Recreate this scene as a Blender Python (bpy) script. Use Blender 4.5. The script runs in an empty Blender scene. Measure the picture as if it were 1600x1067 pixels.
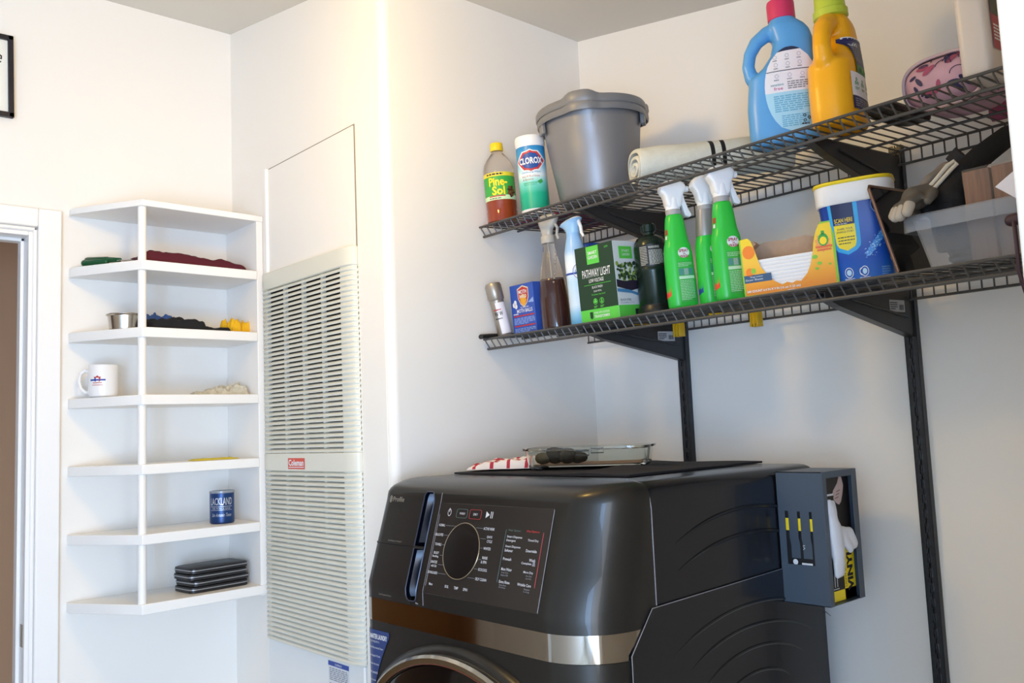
import bpy, bmesh, math, random
from mathutils import Vector, Matrix, noise
random.seed(7)
PI = math.pi
S = bpy.context.scene
COL = S.collection

# ------------------------------------------------------------------ camera
CAMZ = 1.30
cam_d = bpy.data.cameras.new('camera')
cam = bpy.data.objects.new('camera', cam_d)
COL.objects.link(cam)
yaw, pit, rol = math.radians(48.126), math.radians(5.568), math.radians(-2.363)
fw = Vector((math.cos(yaw)*math.cos(pit), math.sin(yaw)*math.cos(pit), math.sin(pit)))
rt = fw.cross(Vector((0, 0, 1))).normalized()
up = rt.cross(fw)
r2 = math.cos(rol)*rt + math.sin(rol)*up
u2 = -math.sin(rol)*rt + math.cos(rol)*up
cam.matrix_world = Matrix(((r2.x, u2.x, -fw.x, 0), (r2.y, u2.y, -fw.y, 0), (r2.z, u2.z, -fw.z, CAMZ), (0, 0, 0, 1)))
cam_d.sensor_width = 36
cam_d.lens = 36*1384.4/1600
cam_d.clip_start = 0.02
S.camera = cam

# ------------------------------------------------------------------ world, lights, exposure
w = bpy.data.worlds.new('sky'); S.world = w; w.use_nodes = True
bg = w.node_tree.nodes['Background']
bg.inputs[0].default_value = (0.60, 0.78, 1.0, 1)
bg.inputs[1].default_value = 0.5

def area(name, loc, direction, sx, sy, power, color):
    l = bpy.data.lights.new(name, 'AREA'); l.shape = 'RECTANGLE'; l.size = sx; l.size_y = sy
    l.energy = power; l.color = color
    o = bpy.data.objects.new(name, l); COL.objects.link(o); o.location = loc
    o.rotation_euler = Vector(direction).to_track_quat('-Z', 'Y').to_euler()
    return o
# glazing in the wall behind the camera: wide window, glass door, narrow sidelight
GLZ = [(-1.75, -0.90, .15, 1.62), (-0.86, -0.14, .12, 1.62), (0.14, 0.48, .12, 1.62)]
area('wide_window_daylight', (-1.32, -1.09, 0.88), (0, 1, 0), 0.84, 1.4, 84, (0.38, 0.61, 1.0))
area('glass_door_daylight', (-0.50, -1.09, 0.87), (0, 1, 0), 0.70, 1.4, 23, (0.90, 0.94, 1.0))
area('sidelight_daylight', (0.31, -1.09, 0.87), (0, 1, 0), 0.32, 1.4, 9, (0.80, 0.92, 1.0))
pl_ = bpy.data.lights.new('ceiling_lamp_light', 'POINT'); pl_.energy = 14; pl_.color = (1.0, 0.64, 0.18); pl_.shadow_soft_size = .09
po_ = bpy.data.objects.new('ceiling_lamp_light', pl_); COL.objects.link(po_); po_.location = (0.75, 1.50, 2.20)
S.view_settings.view_transform = 'Standard'
S.view_settings.look = 'None'
S.view_settings.gamma = 1
S.view_settings.use_curve_mapping = False
S.view_settings.exposure = 0.12

# ------------------------------------------------------------------ materials
def srgb(h):
    if isinstance(h, str):
        h = h.lstrip('#'); c = [int(h[i:i+2], 16)/255 for i in (0, 2, 4)]
    else: c = h
    return tuple((x/12.92 if x <= .04045 else ((x+.055)/1.055)**2.4) for x in c) + (1,)
MATS = {}
def mat(name, col, rough=0.5, metal=0.0, trans=0.0, ior=1.45, var=0.0, scale=20.0, bump=0.0, bscale=60.0, coat=0.0, alpha=1.0, emit=0.0, spec=0.5):
    if name in MATS: return MATS[name]
    m = bpy.data.materials.new(name); m.use_nodes = True
    nt = m.node_tree; b = nt.nodes['Principled BSDF']
    c = srgb(col)
    b.inputs['Base Color'].default_value = c
    b.inputs['Roughness'].default_value = rough
    b.inputs['Metallic'].default_value = metal
    b.inputs['Transmission Weight'].default_value = trans
    b.inputs['IOR'].default_value = ior
    b.inputs['Coat Weight'].default_value = coat
    b.inputs['Alpha'].default_value = alpha
    b.inputs['Specular IOR Level'].default_value = spec
    if emit:
        b.inputs['Emission Color'].default_value = c; b.inputs['Emission Strength'].default_value = emit
    if var or bump:
        tc = nt.nodes.new('ShaderNodeTexCoord')
        if var:
            n = nt.nodes.new('ShaderNodeTexNoise'); n.inputs['Scale'].default_value = scale; n.inputs['Detail'].default_value = 4
            nt.links.new(tc.outputs['Object'], n.inputs['Vector'])
            r = nt.nodes.new('ShaderNodeValToRGB')
            r.color_ramp.elements[0].position = .3; r.color_ramp.elements[1].position = .7
            r.color_ramp.elements[0].color = tuple(x*(1-var) for x in c[:3])+(1,)
            r.color_ramp.elements[1].color = tuple(min(1, x*(1+var)) for x in c[:3])+(1,)
            nt.links.new(n.outputs['Fac'], r.inputs['Fac']); nt.links.new(r.outputs['Color'], b.inputs['Base Color'])
        if bump:
            n = nt.nodes.new('ShaderNodeTexNoise'); n.inputs['Scale'].default_value = bscale; n.inputs['Detail'].default_value = 5
            nt.links.new(tc.outputs['Object'], n.inputs['Vector'])
            bp = nt.nodes.new('ShaderNodeBump'); bp.inputs['Strength'].default_value = bump; bp.inputs['Distance'].default_value = .002
            nt.links.new(n.outputs['Fac'], bp.inputs['Height']); nt.links.new(bp.outputs['Normal'], b.inputs['Normal'])
    MATS[name] = m
    return m
def ramp_mat(name, cols, scale, rough=.6, kind='noise', coords='Object', stretch=(1, 1, 1), const=False):
    if name in MATS: return MATS[name]
    m = bpy.data.materials.new(name); m.use_nodes = True
    nt = m.node_tree; b = nt.nodes['Principled BSDF']; b.inputs['Roughness'].default_value = rough
    tc = nt.nodes.new('ShaderNodeTexCoord'); mp = nt.nodes.new('ShaderNodeMapping'); mp.inputs['Scale'].default_value = stretch
    nt.links.new(tc.outputs[coords], mp.inputs['Vector'])
    if kind == 'noise':
        n = nt.nodes.new('ShaderNodeTexNoise'); n.inputs['Scale'].default_value = scale; n.inputs['Detail'].default_value = 3
        out = n.outputs['Fac']
    elif kind == 'grad':
        n = nt.nodes.new('ShaderNodeSeparateXYZ'); out = n.outputs['Z']
    else:
        n = nt.nodes.new('ShaderNodeTexVoronoi'); n.inputs['Scale'].default_value = scale; out = n.outputs['Distance']
    nt.links.new(mp.outputs['Vector'], n.inputs['Vector'])
    r = nt.nodes.new('ShaderNodeValToRGB')
    if const: r.color_ramp.interpolation = 'CONSTANT'
    els = r.color_ramp.elements
    while len(els) < len(cols): els.new(0.5)
    for e, (p, c) in zip(els, cols): e.position = p; e.color = srgb(c)
    nt.links.new(out, r.inputs['Fac']); nt.links.new(r.outputs['Color'], b.inputs['Base Color'])
    MATS[name] = m
    return m
M_wall = mat('wall_paint', '#f3eee6', .55, bump=.06, bscale=90)
M_ceil = mat('ceiling_paint', '#dcd8d0', .85, bump=.1, bscale=120)
M_trim = mat('trim_paint', '#f7f4f0', .35)
M_white = mat('white_paint', '#f5f2ee', .4)
M_floor = ramp_mat('floor_vinyl', [(0.3, '#b3a58f'), (0.7, '#c4b7a2')], 6, .5)
M_hall = mat('hall_wall_paint', '#e6bb92', .7, bump=.05)
M_gas = mat('furnace_enamel', '#dfdccd', .38)
M_dark = mat('dark_cavity', '#2c241c', .9)
M_blackmetal = mat('black_powder_coat', '#26272a', .38, var=.2, scale=120)
M_wire = mat('graphite_wire_coating', '#4b4947', .42)
M_washer = mat('graphite_enamel', '#2e2c29', .32, metal=.55, coat=.15)
M_washer_side = mat('graphite_enamel_side', '#262629', .26, metal=.5, coat=.1)
M_chrome = mat('dark_chrome', '#a09a92', .07, metal=1)
M_chrome2 = mat('bright_chrome', '#c9c4bc', .12, metal=1)
M_glossblack = mat('black_gloss', '#0b0908', .08)
M_ink = mat('white_print', '#e9e9ea', .5)
M_inkd = mat('dark_print', '#2b2b33', .5)
M_inkgrey = mat('grey_print', '#8b8d93', .5)
M_inkred = mat('red_print', '#b8322f', .5)
M_inkblue = mat('blue_print', '#24459b', .5)
M_inkgreen = mat('green_print', '#3aa24c', .5)
M_yel = mat('yellow_print', '#ffe02a', .45)

# ------------------------------------------------------------------ text
TXT = {}
def text_geo(s, bold=0.0):
    k = (s, bold)
    if k in TXT: return TXT[k]
    cu = bpy.data.curves.new('txt', 'FONT'); cu.body = s; cu.resolution_u = 2; cu.offset = bold
    ob = bpy.data.objects.new('txt', cu)
    me = bpy.data.meshes.new_from_object(ob)
    vs = [(v.co.x, v.co.y) for v in me.vertices]; fs = [tuple(p.vertices) for p in me.polygons]
    bpy.data.objects.remove(ob); bpy.data.curves.remove(cu); bpy.data.meshes.remove(me)
    if not vs: vs, fs = [(0, 0)], []
    x0 = min(v[0] for v in vs); x1 = max(v[0] for v in vs); y0 = min(v[1] for v in vs); y1 = max(v[1] for v in vs)
    vs = [((x-x0)/max(1e-6, x1-x0), (y-y0)/max(1e-6, y1-y0)) for x, y in vs]
    TXT[k] = (vs, fs)
    return TXT[k]

# ------------------------------------------------------------------ mesh builder
class G:
    def __init__(s): s.v = []; s.f = []; s.m = []; s.mats = []
    def mi(s, m):
        if m not in s.mats: s.mats.append(m)
        return s.mats.index(m)
    def add(s, vs, fs, m):
        o = len(s.v); s.v += [tuple(v) for v in vs]; i = s.mi(m)
        for f in fs: s.f.append(tuple(o+k for k in f)); s.m.append(i)
        return s
    def box(s, x0, x1, y0, y1, z0, z1, m, tf=None):
        vs = [(x, y, z) for z in (z0, z1) for y in (y0, y1) for x in (x0, x1)]
        if tf: vs = [tf(v) for v in vs]
        return s.add(vs, [(0, 2, 3, 1), (4, 5, 7, 6), (0, 1, 5, 4), (2, 6, 7, 3), (0, 4, 6, 2), (1, 3, 7, 5)], m)
    def loft(s, rings, m, cap0=True, cap1=True, closed=True):
        n = len(rings[0]); vs = [p for r in rings for p in r]; fs = []
        for i in range(len(rings)-1):
            for j in range(n if closed else n-1):
                a = i*n+j; b = i*n+(j+1) % n
                fs.append((a, b, b+n, a+n))
        if cap0: fs.append(tuple(reversed(range(n))))
        if cap1: fs.append(tuple(range((len(rings)-1)*n, len(rings)*n)))
        return s.add(vs, fs, m)
    def lathe(s, prof, m, n=32, c=(0, 0, 0), cap0=True, cap1=True, sx=1, sy=1):
        rings = [[(c[0]+r*sx*math.cos(2*PI*k/n), c[1]+r*sy*math.sin(2*PI*k/n), c[2]+z) for k in range(n)] for r, z in prof]
        return s.loft(rings, m, cap0, cap1)
    def sup(s, secs, m, n=36, e=3.0, cap0=True, cap1=True):
        # secs: (z, a(x half), b(y half), cx, cy)
        rings = []
        for q in secs:
            z, a, b = q[:3]; cx = q[3] if len(q) > 3 else 0; cy = q[4] if len(q) > 4 else 0; ee = q[5] if len(q) > 5 else e
            r = []
            for k in range(n):
                t = 2*PI*k/n; c, d = math.cos(t), math.sin(t)
                r.append((cx+a*math.copysign(abs(c)**(2/ee), c), cy+b*math.copysign(abs(d)**(2/ee), d), z))
            rings.append(r)
        return s.loft(rings, m, cap0, cap1)
    def tube(s, path, r, m, n=8, closed=False, caps=True):
        P = [Vector(p) for p in path]; rings = []; N = len(P)
        prev = None
        for i, p in enumerate(P):
            if closed: t = (P[(i+1) % N]-P[i-1])
            else: t = P[min(i+1, N-1)]-P[max(i-1, 0)]
            t.normalize()
            if prev is None:
                a = t.orthogonal().normalized()
            else:
                a = (prev - t*prev.dot(t)).normalized()
            prev = a; b = t.cross(a)
            rr = r[i] if isinstance(r, (list, tuple)) else r
            rings.append([tuple(p+rr*(math.cos(2*PI*k/n)*a+math.sin(2*PI*k/n)*b)) for k in range(n)])
        if closed: rings.append(rings[0])
        return s.loft(rings, m, caps and not closed, caps and not closed)
    def rod(s, a, b, r, m, n=6): return s.tube([a, b], r, m, n)
    def capsule(s, a, b, ra, rb, m, n=12):
        A, B = Vector(a), Vector(b); d = (B-A).normalized(); path = []; rs = []
        for k in range(5):
            t = PI/2*k/4; path.append(A - d*ra*math.cos(t)); rs.append(max(1e-4, ra*math.sin(t)))
        for k in range(1, 6):
            t = PI/2*k/5 if k < 5 else PI/2; path.append(B + d*rb*math.sin(t)); rs.append(max(1e-4, rb*math.cos(t)))
        return s.tube(path, rs, m, n)
    def ball(s, c, r, m, n=12, sc=(1, 1, 1)):
        prof = []
        rings = []
        for i in range(n//2+1):
            t = PI*i/(n//2); rr = max(1e-5, math.sin(t))*r; z = -math.cos(t)*r
            rings.append([(c[0]+rr*math.cos(2*PI*k/n)*sc[0], c[1]+rr*math.sin(2*PI*k/n)*sc[1], c[2]+z*sc[2]) for k in range(n)])
        return s.loft(rings, m)
    def prism(s, poly, fn, t0, t1, m):
        # poly 2D pts; fn(u,v,t)->3D
        n = len(poly); vs = [fn(u, v, t0) for u, v in poly]+[fn(u, v, t1) for u, v in poly]
        fs = [tuple(range(n-1, -1, -1)), tuple(range(n, 2*n))]+[(i, (i+1) % n, n+(i+1) % n, n+i) for i in range(n)]
        return s.add(vs, fs, m)
    def patch(s, fn, u0, u1, v0, v1, m, nu=8, nv=1):
        vs = [fn(u0+(u1-u0)*i/nu, v0+(v1-v0)*j/nv) for j in range(nv+1) for i in range(nu+1)]
        fs = [(j*(nu+1)+i, j*(nu+1)+i+1, (j+1)*(nu+1)+i+1, (j+1)*(nu+1)+i) for j in range(nv) for i in range(nu)]
        return s.add(vs, fs, m)
    def poly(s, fn, pts, m):
        cx = sum(p[0] for p in pts)/len(pts); cy = sum(p[1] for p in pts)/len(pts)
        n = len(pts)
        return s.add([fn(*p) for p in pts]+[fn(cx, cy)], [(i, (i+1) % n, n) for i in range(n)], m)
    def disc(s, fn, cu, cv, ru, rv, m, n=24, inner=0):
        if not inner: return s.poly(fn, [(cu+ru*math.cos(2*PI*k/n), cv+rv*math.sin(2*PI*k/n)) for k in range(n)], m)
        vs = []
        for q in (1, inner):
            vs += [fn(cu+ru*q*math.cos(2*PI*k/n), cv+rv*q*math.sin(2*PI*k/n)) for k in range(n)]
        return s.add(vs, [(k, (k+1) % n, n+(k+1) % n, n+k) for k in range(n)], m)
    def text(s, t, fn, u0, v0, w, h, m, bold=0.0, shear=0.0, rot=0):
        vs, fs = text_geo(t, bold)
        if rot: pts = [(u0+w*(1-y), v0+h*x) for x, y in vs]        # reads upward
        else: pts = [(u0+w*x+shear*h*y, v0+h*y) for x, y in vs]
        return s.add([fn(*p) for p in pts], fs, m)
    def lines(s, fn, u0, v0, w, h, rows, m, seed=1, fill=.55):
        # small print too fine to read: short dashes of word length
        rr = random.Random(seed); dh = h/rows
        for i in range(rows):
            v = v0+h-dh*(i+.5)-dh*fill/2; u = u0; end = u0+w*(1 if i < rows-1 else .7)
            while u < end-1e-4:
                L = min(rr.uniform(.08, .22)*w, end-u)
                s.patch(fn, u, u+L, v, v+dh*fill, m, 1, 1); u += L+.03*w
        return s
    def build(s, name, parent=None, bevel=0, bseg=2, angle=35, solid=0, subsurf=0, remesh=0, label=None, smooth=True, disp=None):
        me = bpy.data.meshes.new(name); me.from_pydata(s.v, [], s.f)
        for m in s.mats: me.materials.append(m)
        me.polygons.foreach_set('material_index', s.m)
        me.update()
        bm = bmesh.new(); bm.from_mesh(me); bmesh.ops.recalc_face_normals(bm, faces=bm.faces[:]); bm.to_mesh(me); bm.free()
        if smooth:
            me.shade_smooth()
            me.set_sharp_from_angle(angle=math.radians(angle))
        o = bpy.data.objects.new(name, me); COL.objects.link(o)
        if parent: o.parent = parent
        if remesh:
            q = o.modifiers.new('r', 'REMESH'); q.mode = 'VOXEL'; q.voxel_size = remesh; q.use_smooth_shade = True
            q = o.modifiers.new('s', 'SMOOTH'); q.iterations = 6; q.factor = .6
        if solid:
            q = o.modifiers.new('so', 'SOLIDIFY'); q.thickness = solid; q.offset = 0
        if bevel:
            q = o.modifiers.new('b', 'BEVEL'); q.width = bevel; q.segments = bseg; q.limit_method = 'ANGLE'; q.angle_limit = math.radians(40)
            q.harden_normals = False
        if subsurf:
            q = o.modifiers.new('ss', 'SUBSURF'); q.levels = subsurf; q.render_levels = subsurf
        if label: o['label'] = label
        return o

def thing(name, label, cat, loc=(0, 0, 0), rz=0, group=None, tilt=0):
    o = bpy.data.objects.new(name, None); COL.objects.link(o); o.empty_display_size = .05
    o.matrix_world = Matrix.Translation(loc) @ Matrix.Rotation(-tilt, 4, 'Y') @ Matrix.Rotation(rz, 4, 'Z')
    o['label'] = label; o['category'] = cat
    if group: o['group'] = group
    return o
def tag(o, label, cat, group=None, kind=None):
    o['label'] = label; o['category'] = cat
    if group: o['group'] = group
    if kind: o['kind'] = kind
    return o
def struct(g, name, **k):
    o = g.build(name, **k); o['kind'] = 'structure'; return o
def cut(o, cutters):
    for c in cutters:
        q = o.modifiers.new('c', 'BOOLEAN'); q.operation = 'DIFFERENCE'; q.object = c; q.solver = 'EXACT'
    bpy.context.view_layer.update()
    dg = bpy.context.evaluated_depsgraph_get()
    me = bpy.data.meshes.new_from_object(o.evaluated_get(dg))
    o.modifiers.clear(); o.data = me
    for c in cutters: bpy.data.objects.remove(c)
    return o
def flat(o, r, u, off=0.0):
    o, r, u = Vector(o), Vector(r).normalized(), Vector(u).normalized(); n = r.cross(u)
    return lambda a, b: tuple(o+r*a+u*b+n*off)
def se_wrap(afn, bfn, e, off=0.0006, v0=.08):
    # wraps print round an upright body of rounded-rectangle section; u is arc length from the middle of the -X side
    A, B = afn(v0), bfn(v0); tab = [(0.0, 0.0)]; N = 240; L = 0; px, py = A, 0
    for k in range(1, N+1):
        t = PI*k/N; c, d = math.cos(t), math.sin(t)
        x = A*math.copysign(abs(c)**(2/e), c); y = B*abs(d)**(2/e); L += math.hypot(x-px, y-py); px, py = x, y; tab.append((L, t))
    def f(u, v):
        s_ = 1 if u >= 0 else -1; q = min(abs(u), tab[-1][0]*.999); k = 0
        lo, hi = 0, N
        while hi-lo > 1:
            m_ = (lo+hi)//2
            if tab[m_][0] <= q: lo = m_
            else: hi = m_
        w_ = (q-tab[lo][0])/max(1e-9, tab[hi][0]-tab[lo][0]); t = tab[lo][1]+w_*(tab[hi][1]-tab[lo][1]); c, d = math.cos(t), math.sin(t)
        a, b = afn(v)+off, bfn(v)+off
        return (-a*math.copysign(abs(c)**(2/e), c), -s_*b*abs(d)**(2/e), v)
    return f
def cyl(r, th0=0.0, off=0.0004, rz=None):
    # front of a round thing faces -X turned by th0 towards -Y; u = arc length to the viewer's right, v = height
    def f(u, v):
        R = (rz(v) if rz else r)+off; t = u/r+th0
        return (-R*math.cos(t), -R*math.sin(t), v)
    return f

# ================================================================== THE ROOM
XC, YB, XH, YA = 2.0, 1.8586, 1.2542, 2.77
XW, YR = -1.95, -1.10          # behind the camera
def zc(y): return 2.515 + .172*(y-YB)
T = .10
r = .022
g = G(); g.box(XH-.001, XH+T, YB+r, YA, 0, 2.75, M_wall); struct(g, 'wall_middle')
g = G(); g.box(XH+r, XC, YB, YB+T, 0, 2.6, M_wall); struct(g, 'wall_return')
g = G()
ring = [(XH+r-r*math.cos(a), YB+r-r*math.sin(a)) for a in [PI/2*k/8 for k in range(9)]]+[(XH+T-.01, YB+T-.01)]
g.prism(ring, lambda u, v, t: (u, v, t), 0, 2.65, M_wall); struct(g, 'trim_1')
g = G(); g.box(XC, XC+T, YR, YB+T, 0, 2.6, M_wall); struct(g, 'wall_right')
g = G(); g.box(.757, XC, .10, .2440, 0, 2.45, M_wall); struct(g, 'wall_near', bevel=.004)
# wall with the doorway
DX0, DX1, DZ = -.12, .642, 1.905
g = G(); g.box(DX1+.012, XH+T, YA, YA+T, 0, 2.8, M_wall); g.box(XW, DX0-.012, YA, YA+T, 0, 2.8, M_wall); g.box(DX0-.012, DX1+.012, YA, YA+T, DZ+.012, 2.8, M_wall)
struct(g, 'wall_left')
g = G(); g.box(XW-T, XW, YR, YA, 0, 2.8, M_wall); struct(g, 'wall_side')
g = G(); xs = [XW]+[v for q in GLZ for v in q[:2]]+[XC]
for i in range(0, len(xs), 2): g.box(xs[i], xs[i+1], YR-T, YR, 0, 2.4, M_wall)
for a, b, c, d in GLZ: g.box(a, b, YR-T, YR, 0, c, M_wall); g.box(a, b, YR-T, YR, d, 2.4, M_wall)
struct(g, 'wall_rear')
for nm, (a, b, c, d) in zip(('window_1', 'door_3', 'window_2'), GLZ):
    g = G()
    g.box(a, a+.04, YR-.07, YR-.03, c, d, M_trim); g.box(b-.04, b, YR-.07, YR-.03, c, d, M_trim); g.box(a, b, YR-.07, YR-.03, c, c+.05, M_trim); g.box(a, b, YR-.07, YR-.03, d-.05, d, M_trim)
    struct(g, nm)
g = G(); g.box(XW-.2, XC+.2, YR-.2, YA+2.2, -.05, 0, M_floor); struct(g, 'floor')
g = G()
y0, y1 = YR-.1, YA+.1
g.add([(XW-.1, y0, zc(y0)), (XC+.1, y0, zc(y0)), (XC+.1, y1, zc(y1)), (XW-.1, y1, zc(y1)),
       (XW-.1, y0, zc(y0)+.05), (XC+.1, y0, zc(y0)+.05), (XC+.1, y1, zc(y1)+.05), (XW-.1, y1, zc(y1)+.05)],
      [(0, 3, 2, 1), (4, 5, 6, 7), (0, 1, 5, 4), (1, 2, 6, 5), (2, 3, 7, 6), (3, 0, 4, 7)], M_ceil)
struct(g, 'ceiling')
# hall beyond the doorway
g = G()
g.box(-1.0, -.9, YA+T, YA+1.3, 0, 2.5, M_hall); g.box(1.1, 1.2, YA+T, YA+1.3, 0, 2.5, M_hall)
g.box(-1.0, 1.2, YA+1.3, YA+1.4, 0, 2.5, M_hall); g.box(-1.0, 1.2, YA+T, YA+1.4, 2.35, 2.45, M_hall)
g.box(-1.0, 1.2, YA+1.27, YA+1.3, 2.17, 2.23, mat('hall_wood', '#a9793a', .5)); struct(g, 'wall_hall')
# door casing and jamb
g = G()
ci, co, ct = .664, .7265, .060
g.box(ci, co, YA-.016, YA, 0, 1.985, M_trim); g.box(DX0-.085, DX0-.022, YA-.016, YA, 0, 1.985, M_trim); g.box(DX0-.022, ci, YA-.016, YA, DZ+.025, 1.985, M_trim)
g.box(ci-.012, ci, YA-.008, YA, 0, DZ+.025, M_trim); g.box(DX0-.022, ci, YA-.008, YA, DZ+.013, DZ+.025, M_trim)
struct(g, 'trim_2', bevel=.004)
g = G()
g.box(DX1, DX1+.012, YA-.002, YA+T+.01, 0, DZ+.012, M_trim); g.box(DX0-.012, DX0, YA-.002, YA+T+.01, 0, DZ+.012, M_trim); g.box(DX0, DX1, YA-.002, YA+T+.01, DZ, DZ+.012, M_trim)
g.box(DX1-.010, DX1, YA+.045, YA+.08, 0, DZ, M_trim); g.box(DX0, DX1, YA+.045, YA+.08, DZ-.010, DZ, M_trim)
j = struct(g, 'door_1', bevel=.002)
g = G(); g.box(DX1-.0015, DX1, YA+.012, YA+.036, .755, .815, mat('brass_worn', '#8d8069', .35, metal=.9)); g.build('strike_plate', j)
# the open door leaf (outside the frame, mirrored in the washer's chrome band)
g = G(); g.box(DX0-.035, DX0, YA-.76, YA-.03, .01, DZ-.01, M_trim)
for z0, z1 in ((.15, .75), (.9, 1.4), (1.52, 1.8)):
    for a, b in ((YA-.68, YA-.44), (YA-.36, YA-.12)):
        g.box(DX0, DX0+.006, a, b, z0, z1, M_trim)
        g.box(DX0, DX0+.012, a+.03, b-.03, z0+.03, z1-.03, M_trim)
struct(g, 'door_2', bevel=.005)

# access hatch above the furnace
g = G(); g.box(XH-.006, XH-.001, 2.003, 2.502, 1.80, 2.13, M_wall); g.box(XH-.0025, XH-.0008, 1.9985, 2.507, 1.797, 2.135, mat('gap_shadow', '#8f8574', .9))
t = tag(g.build('access_hatch'), 'plain white rectangular access hatch set in the wall above the louvred furnace grille', 'hatch')
g = G(); g.box(XH-.014, XH-.001, 2.499, 2.512, 1.80, 2.135, M_trim); tag(g.build('hatch_trim_strip', bevel=.003), 'thin white vertical batten at left edge of the access hatch', 'batten')

# ceiling lamp above the camera
t = thing('ceiling_lamp', 'round flush ceiling lamp lighting the laundry corner', 'lamp', (.75, 1.50, 2.33))
g = G(); g.lathe([(.10, 0), (.12, .02), (.12, .10)], M_trim); g.build('base', t)

# ================================================================== FURNACE
FY0, FY1 = 1.997, 2.530
t = thing('wall_furnace', 'tall cream louvred wall furnace cover between the corner shelf and the washer', 'furnace', (0, 0, 0))
def fprof(y):       # how far the cover stands out from the wall, rounded at the sides
    d = min(y-FY0, FY1-y)
    k = min(1, d/.055); return .004+.022*math.sqrt(max(0, 1-(1-k)**2))
ys = [FY0+(FY1-FY0)*(.5-.5*math.cos(PI*k/28)) for k in range(29)]
def cover(g, z0, z1, m, ex=0):
    rings = []
    for z in (z0, z1): rings.append([(XH-.001-fprof(y)-ex, y, z) for y in ys]+[(XH-.001, FY1, z), (XH-.001, FY0, z)])
    g.loft(rings, m)
g = G(); cover(g, 1.748, 1.800, M_gas, .002); g.build('top_cap', t, bevel=.003)
g = G(); cover(g, 1.2030, 1.2535, M_gas, .002); sp = g.build('brand_rail', t, bevel=.0015)
def grille(name, z0, z1):
    gb = G(); rings = [[(XH-.0015, FY0+.03, z), (XH-.0015, FY1-.03, z), (XH-.010, FY1-.045, z), (XH-.010, FY0+.045, z)] for z in (z0, z1)]
    gb.loft(rings, M_dark)
    gr = G(); n = 36; p = (z1-z0)/n
    for i in range(n):
        z = z0+p*(i+.5); h = p*.33
        # slat tilted outward and down
        def pt(y, ox, dz): return (XH-.001-fprof(y)*(1 if ox > 0 else .35)-(.001 if ox > 0 else 0), y, z+dz)
        secs = []
        for y in ys:
            d = fprof(y); xo = XH-.001-d; xi = XH-.001-max(.0015, d-.010)
            secs.append([(xo, y, z-h-.0010), (xo-.0015, y, z-h*.2), (xo, y, z+h*.35), (xi, y, z+h+.0022), (xi, y, z+h+.0004), (xi+.0005, y, z+h*.2)])
        gr.loft(secs, M_gas)
    # vertical dividers between the four slot columns, and the side fields behind the ridges
    for a, b in ((2.372, 2.384), (2.262, 2.274), (2.152, 2.164)):
        gr.box(XH-.020, XH-.004, a, b, z0, z1, M_gas)
    for a, b in ((FY0, 2.055), (2.482, FY1)):
        yy = [a+(b-a)*k/8 for k in range(9)]
        gr.loft([[(XH-.001-fprof(y)*.86, y, z) for y in yy]+[(XH-.001, b, z), (XH-.001, a, z)] for z in (z0, z1)], M_gas)
    o = gr.build(name, t); gb.build('dark_core', o)
grille('upper_grille', 1.2535, 1.748)
grille('lower_grille', .712, 1.2030)
g = G(); g.box(XH-.010, XH-.001, FY0+.004, FY1-.004, .02, .712, mat('furnace_lower_enamel', '#e9e9e6', .35)); lp = g.build('lower_panel', t, bevel=.004)
g = G(); f = flat((XH-.0105, 2.18, .60), (0, -1, 0), (0, 0, 1))
g.patch(f, 0, .105, 0, .10, mat('label_paper', '#dfe0e2', .5), 1); f2 = flat((XH-.0110, 2.18, .60), (0, -1, 0), (0, 0, 1))
g.patch(f2, 0, .105, .088, .10, mat('label_navy', '#2c4a9c', .5), 1); g.text('COMPANY', flat((XH-.0114, 2.18, .60), (0, -1, 0), (0, 0, 1)), .035, .0905, .036, .006, M_ink)
g.lines(f2, .006, .050, .092, .034, 7, M_inkgrey, 3); g.lines(f2, .006, .004, .08, .040, 8, M_inkgrey, 4)
g.build('warning_label', lp, label='white paper label with blue header')
g = G(); f = flat((XH-.0295, 2.353, 1.209), (0, -1, 0), (0, 0, 1)); M_cole = mat('badge_red', '#d8503c', .4)
g.patch(f, 0, .098, 0, .031, M_cole, 1); fi = flat((XH-.0299, 2.353, 1.209), (0, -1, 0), (0, 0, 1))
g.text('Coleman', fi, .004, .009, .088, .018, M_ink, .03); g.patch(fi, .004, .094, .004, .0062, M_ink, 1)
g.build('badge', sp, label='small red badge with white lettering')

# ================================================================== CORNER SHELF UNIT
U0, U1, UF = .749, XH-.002, 2.545
VX = .878
t = thing('corner_shelf', 'white wooden wall shelf unit with seven angled boards in the left corner', 'shelf unit', (U0, YA, .83))
t_inv = Matrix.Translation((-U0, -YA, -.83))
def U(g, name, **k):
    g.v = [(x-U0, y-YA, z-.83) for x, y, z in g.v]; return g.build(name, t, **k)
M_sh = mat('shelf_paint', '#f6f2ec', .38)
UZ = [1.993, 1.818, 1.626, 1.435, 1.241, 1.049, .861]
g = G(); g.box(U1-.021, U1, UF+.003, YA-.001, .829, 1.990, M_sh); U(g, 'side_panel', bevel=.002)
for i, z in enumerate(UZ):
    th = .018 if i == 0 else .028
    g = G(); g.prism([(U0, YA-.001), (U0, YA-.028), (VX, UF-.012), (U1-(.0 if i in (0, 6) else .0215), UF), (U1-(0 if i in (0, 6) else .0215), YA-.001)], lambda u, v, tt: (u, v, tt), z-th, z+(.0005 if i == 0 else 0), M_sh)
    U(g, 'shelf_board', bevel=.002)
for i in range(6):
    g = G(); g.lathe([(.0115, UZ[i+1]), (.0115, UZ[i]-(.018 if i == 0 else .028))], M_sh, 20, (VX+.006, UF+.008, 0)); U(g, 'dowel_post')

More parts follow.
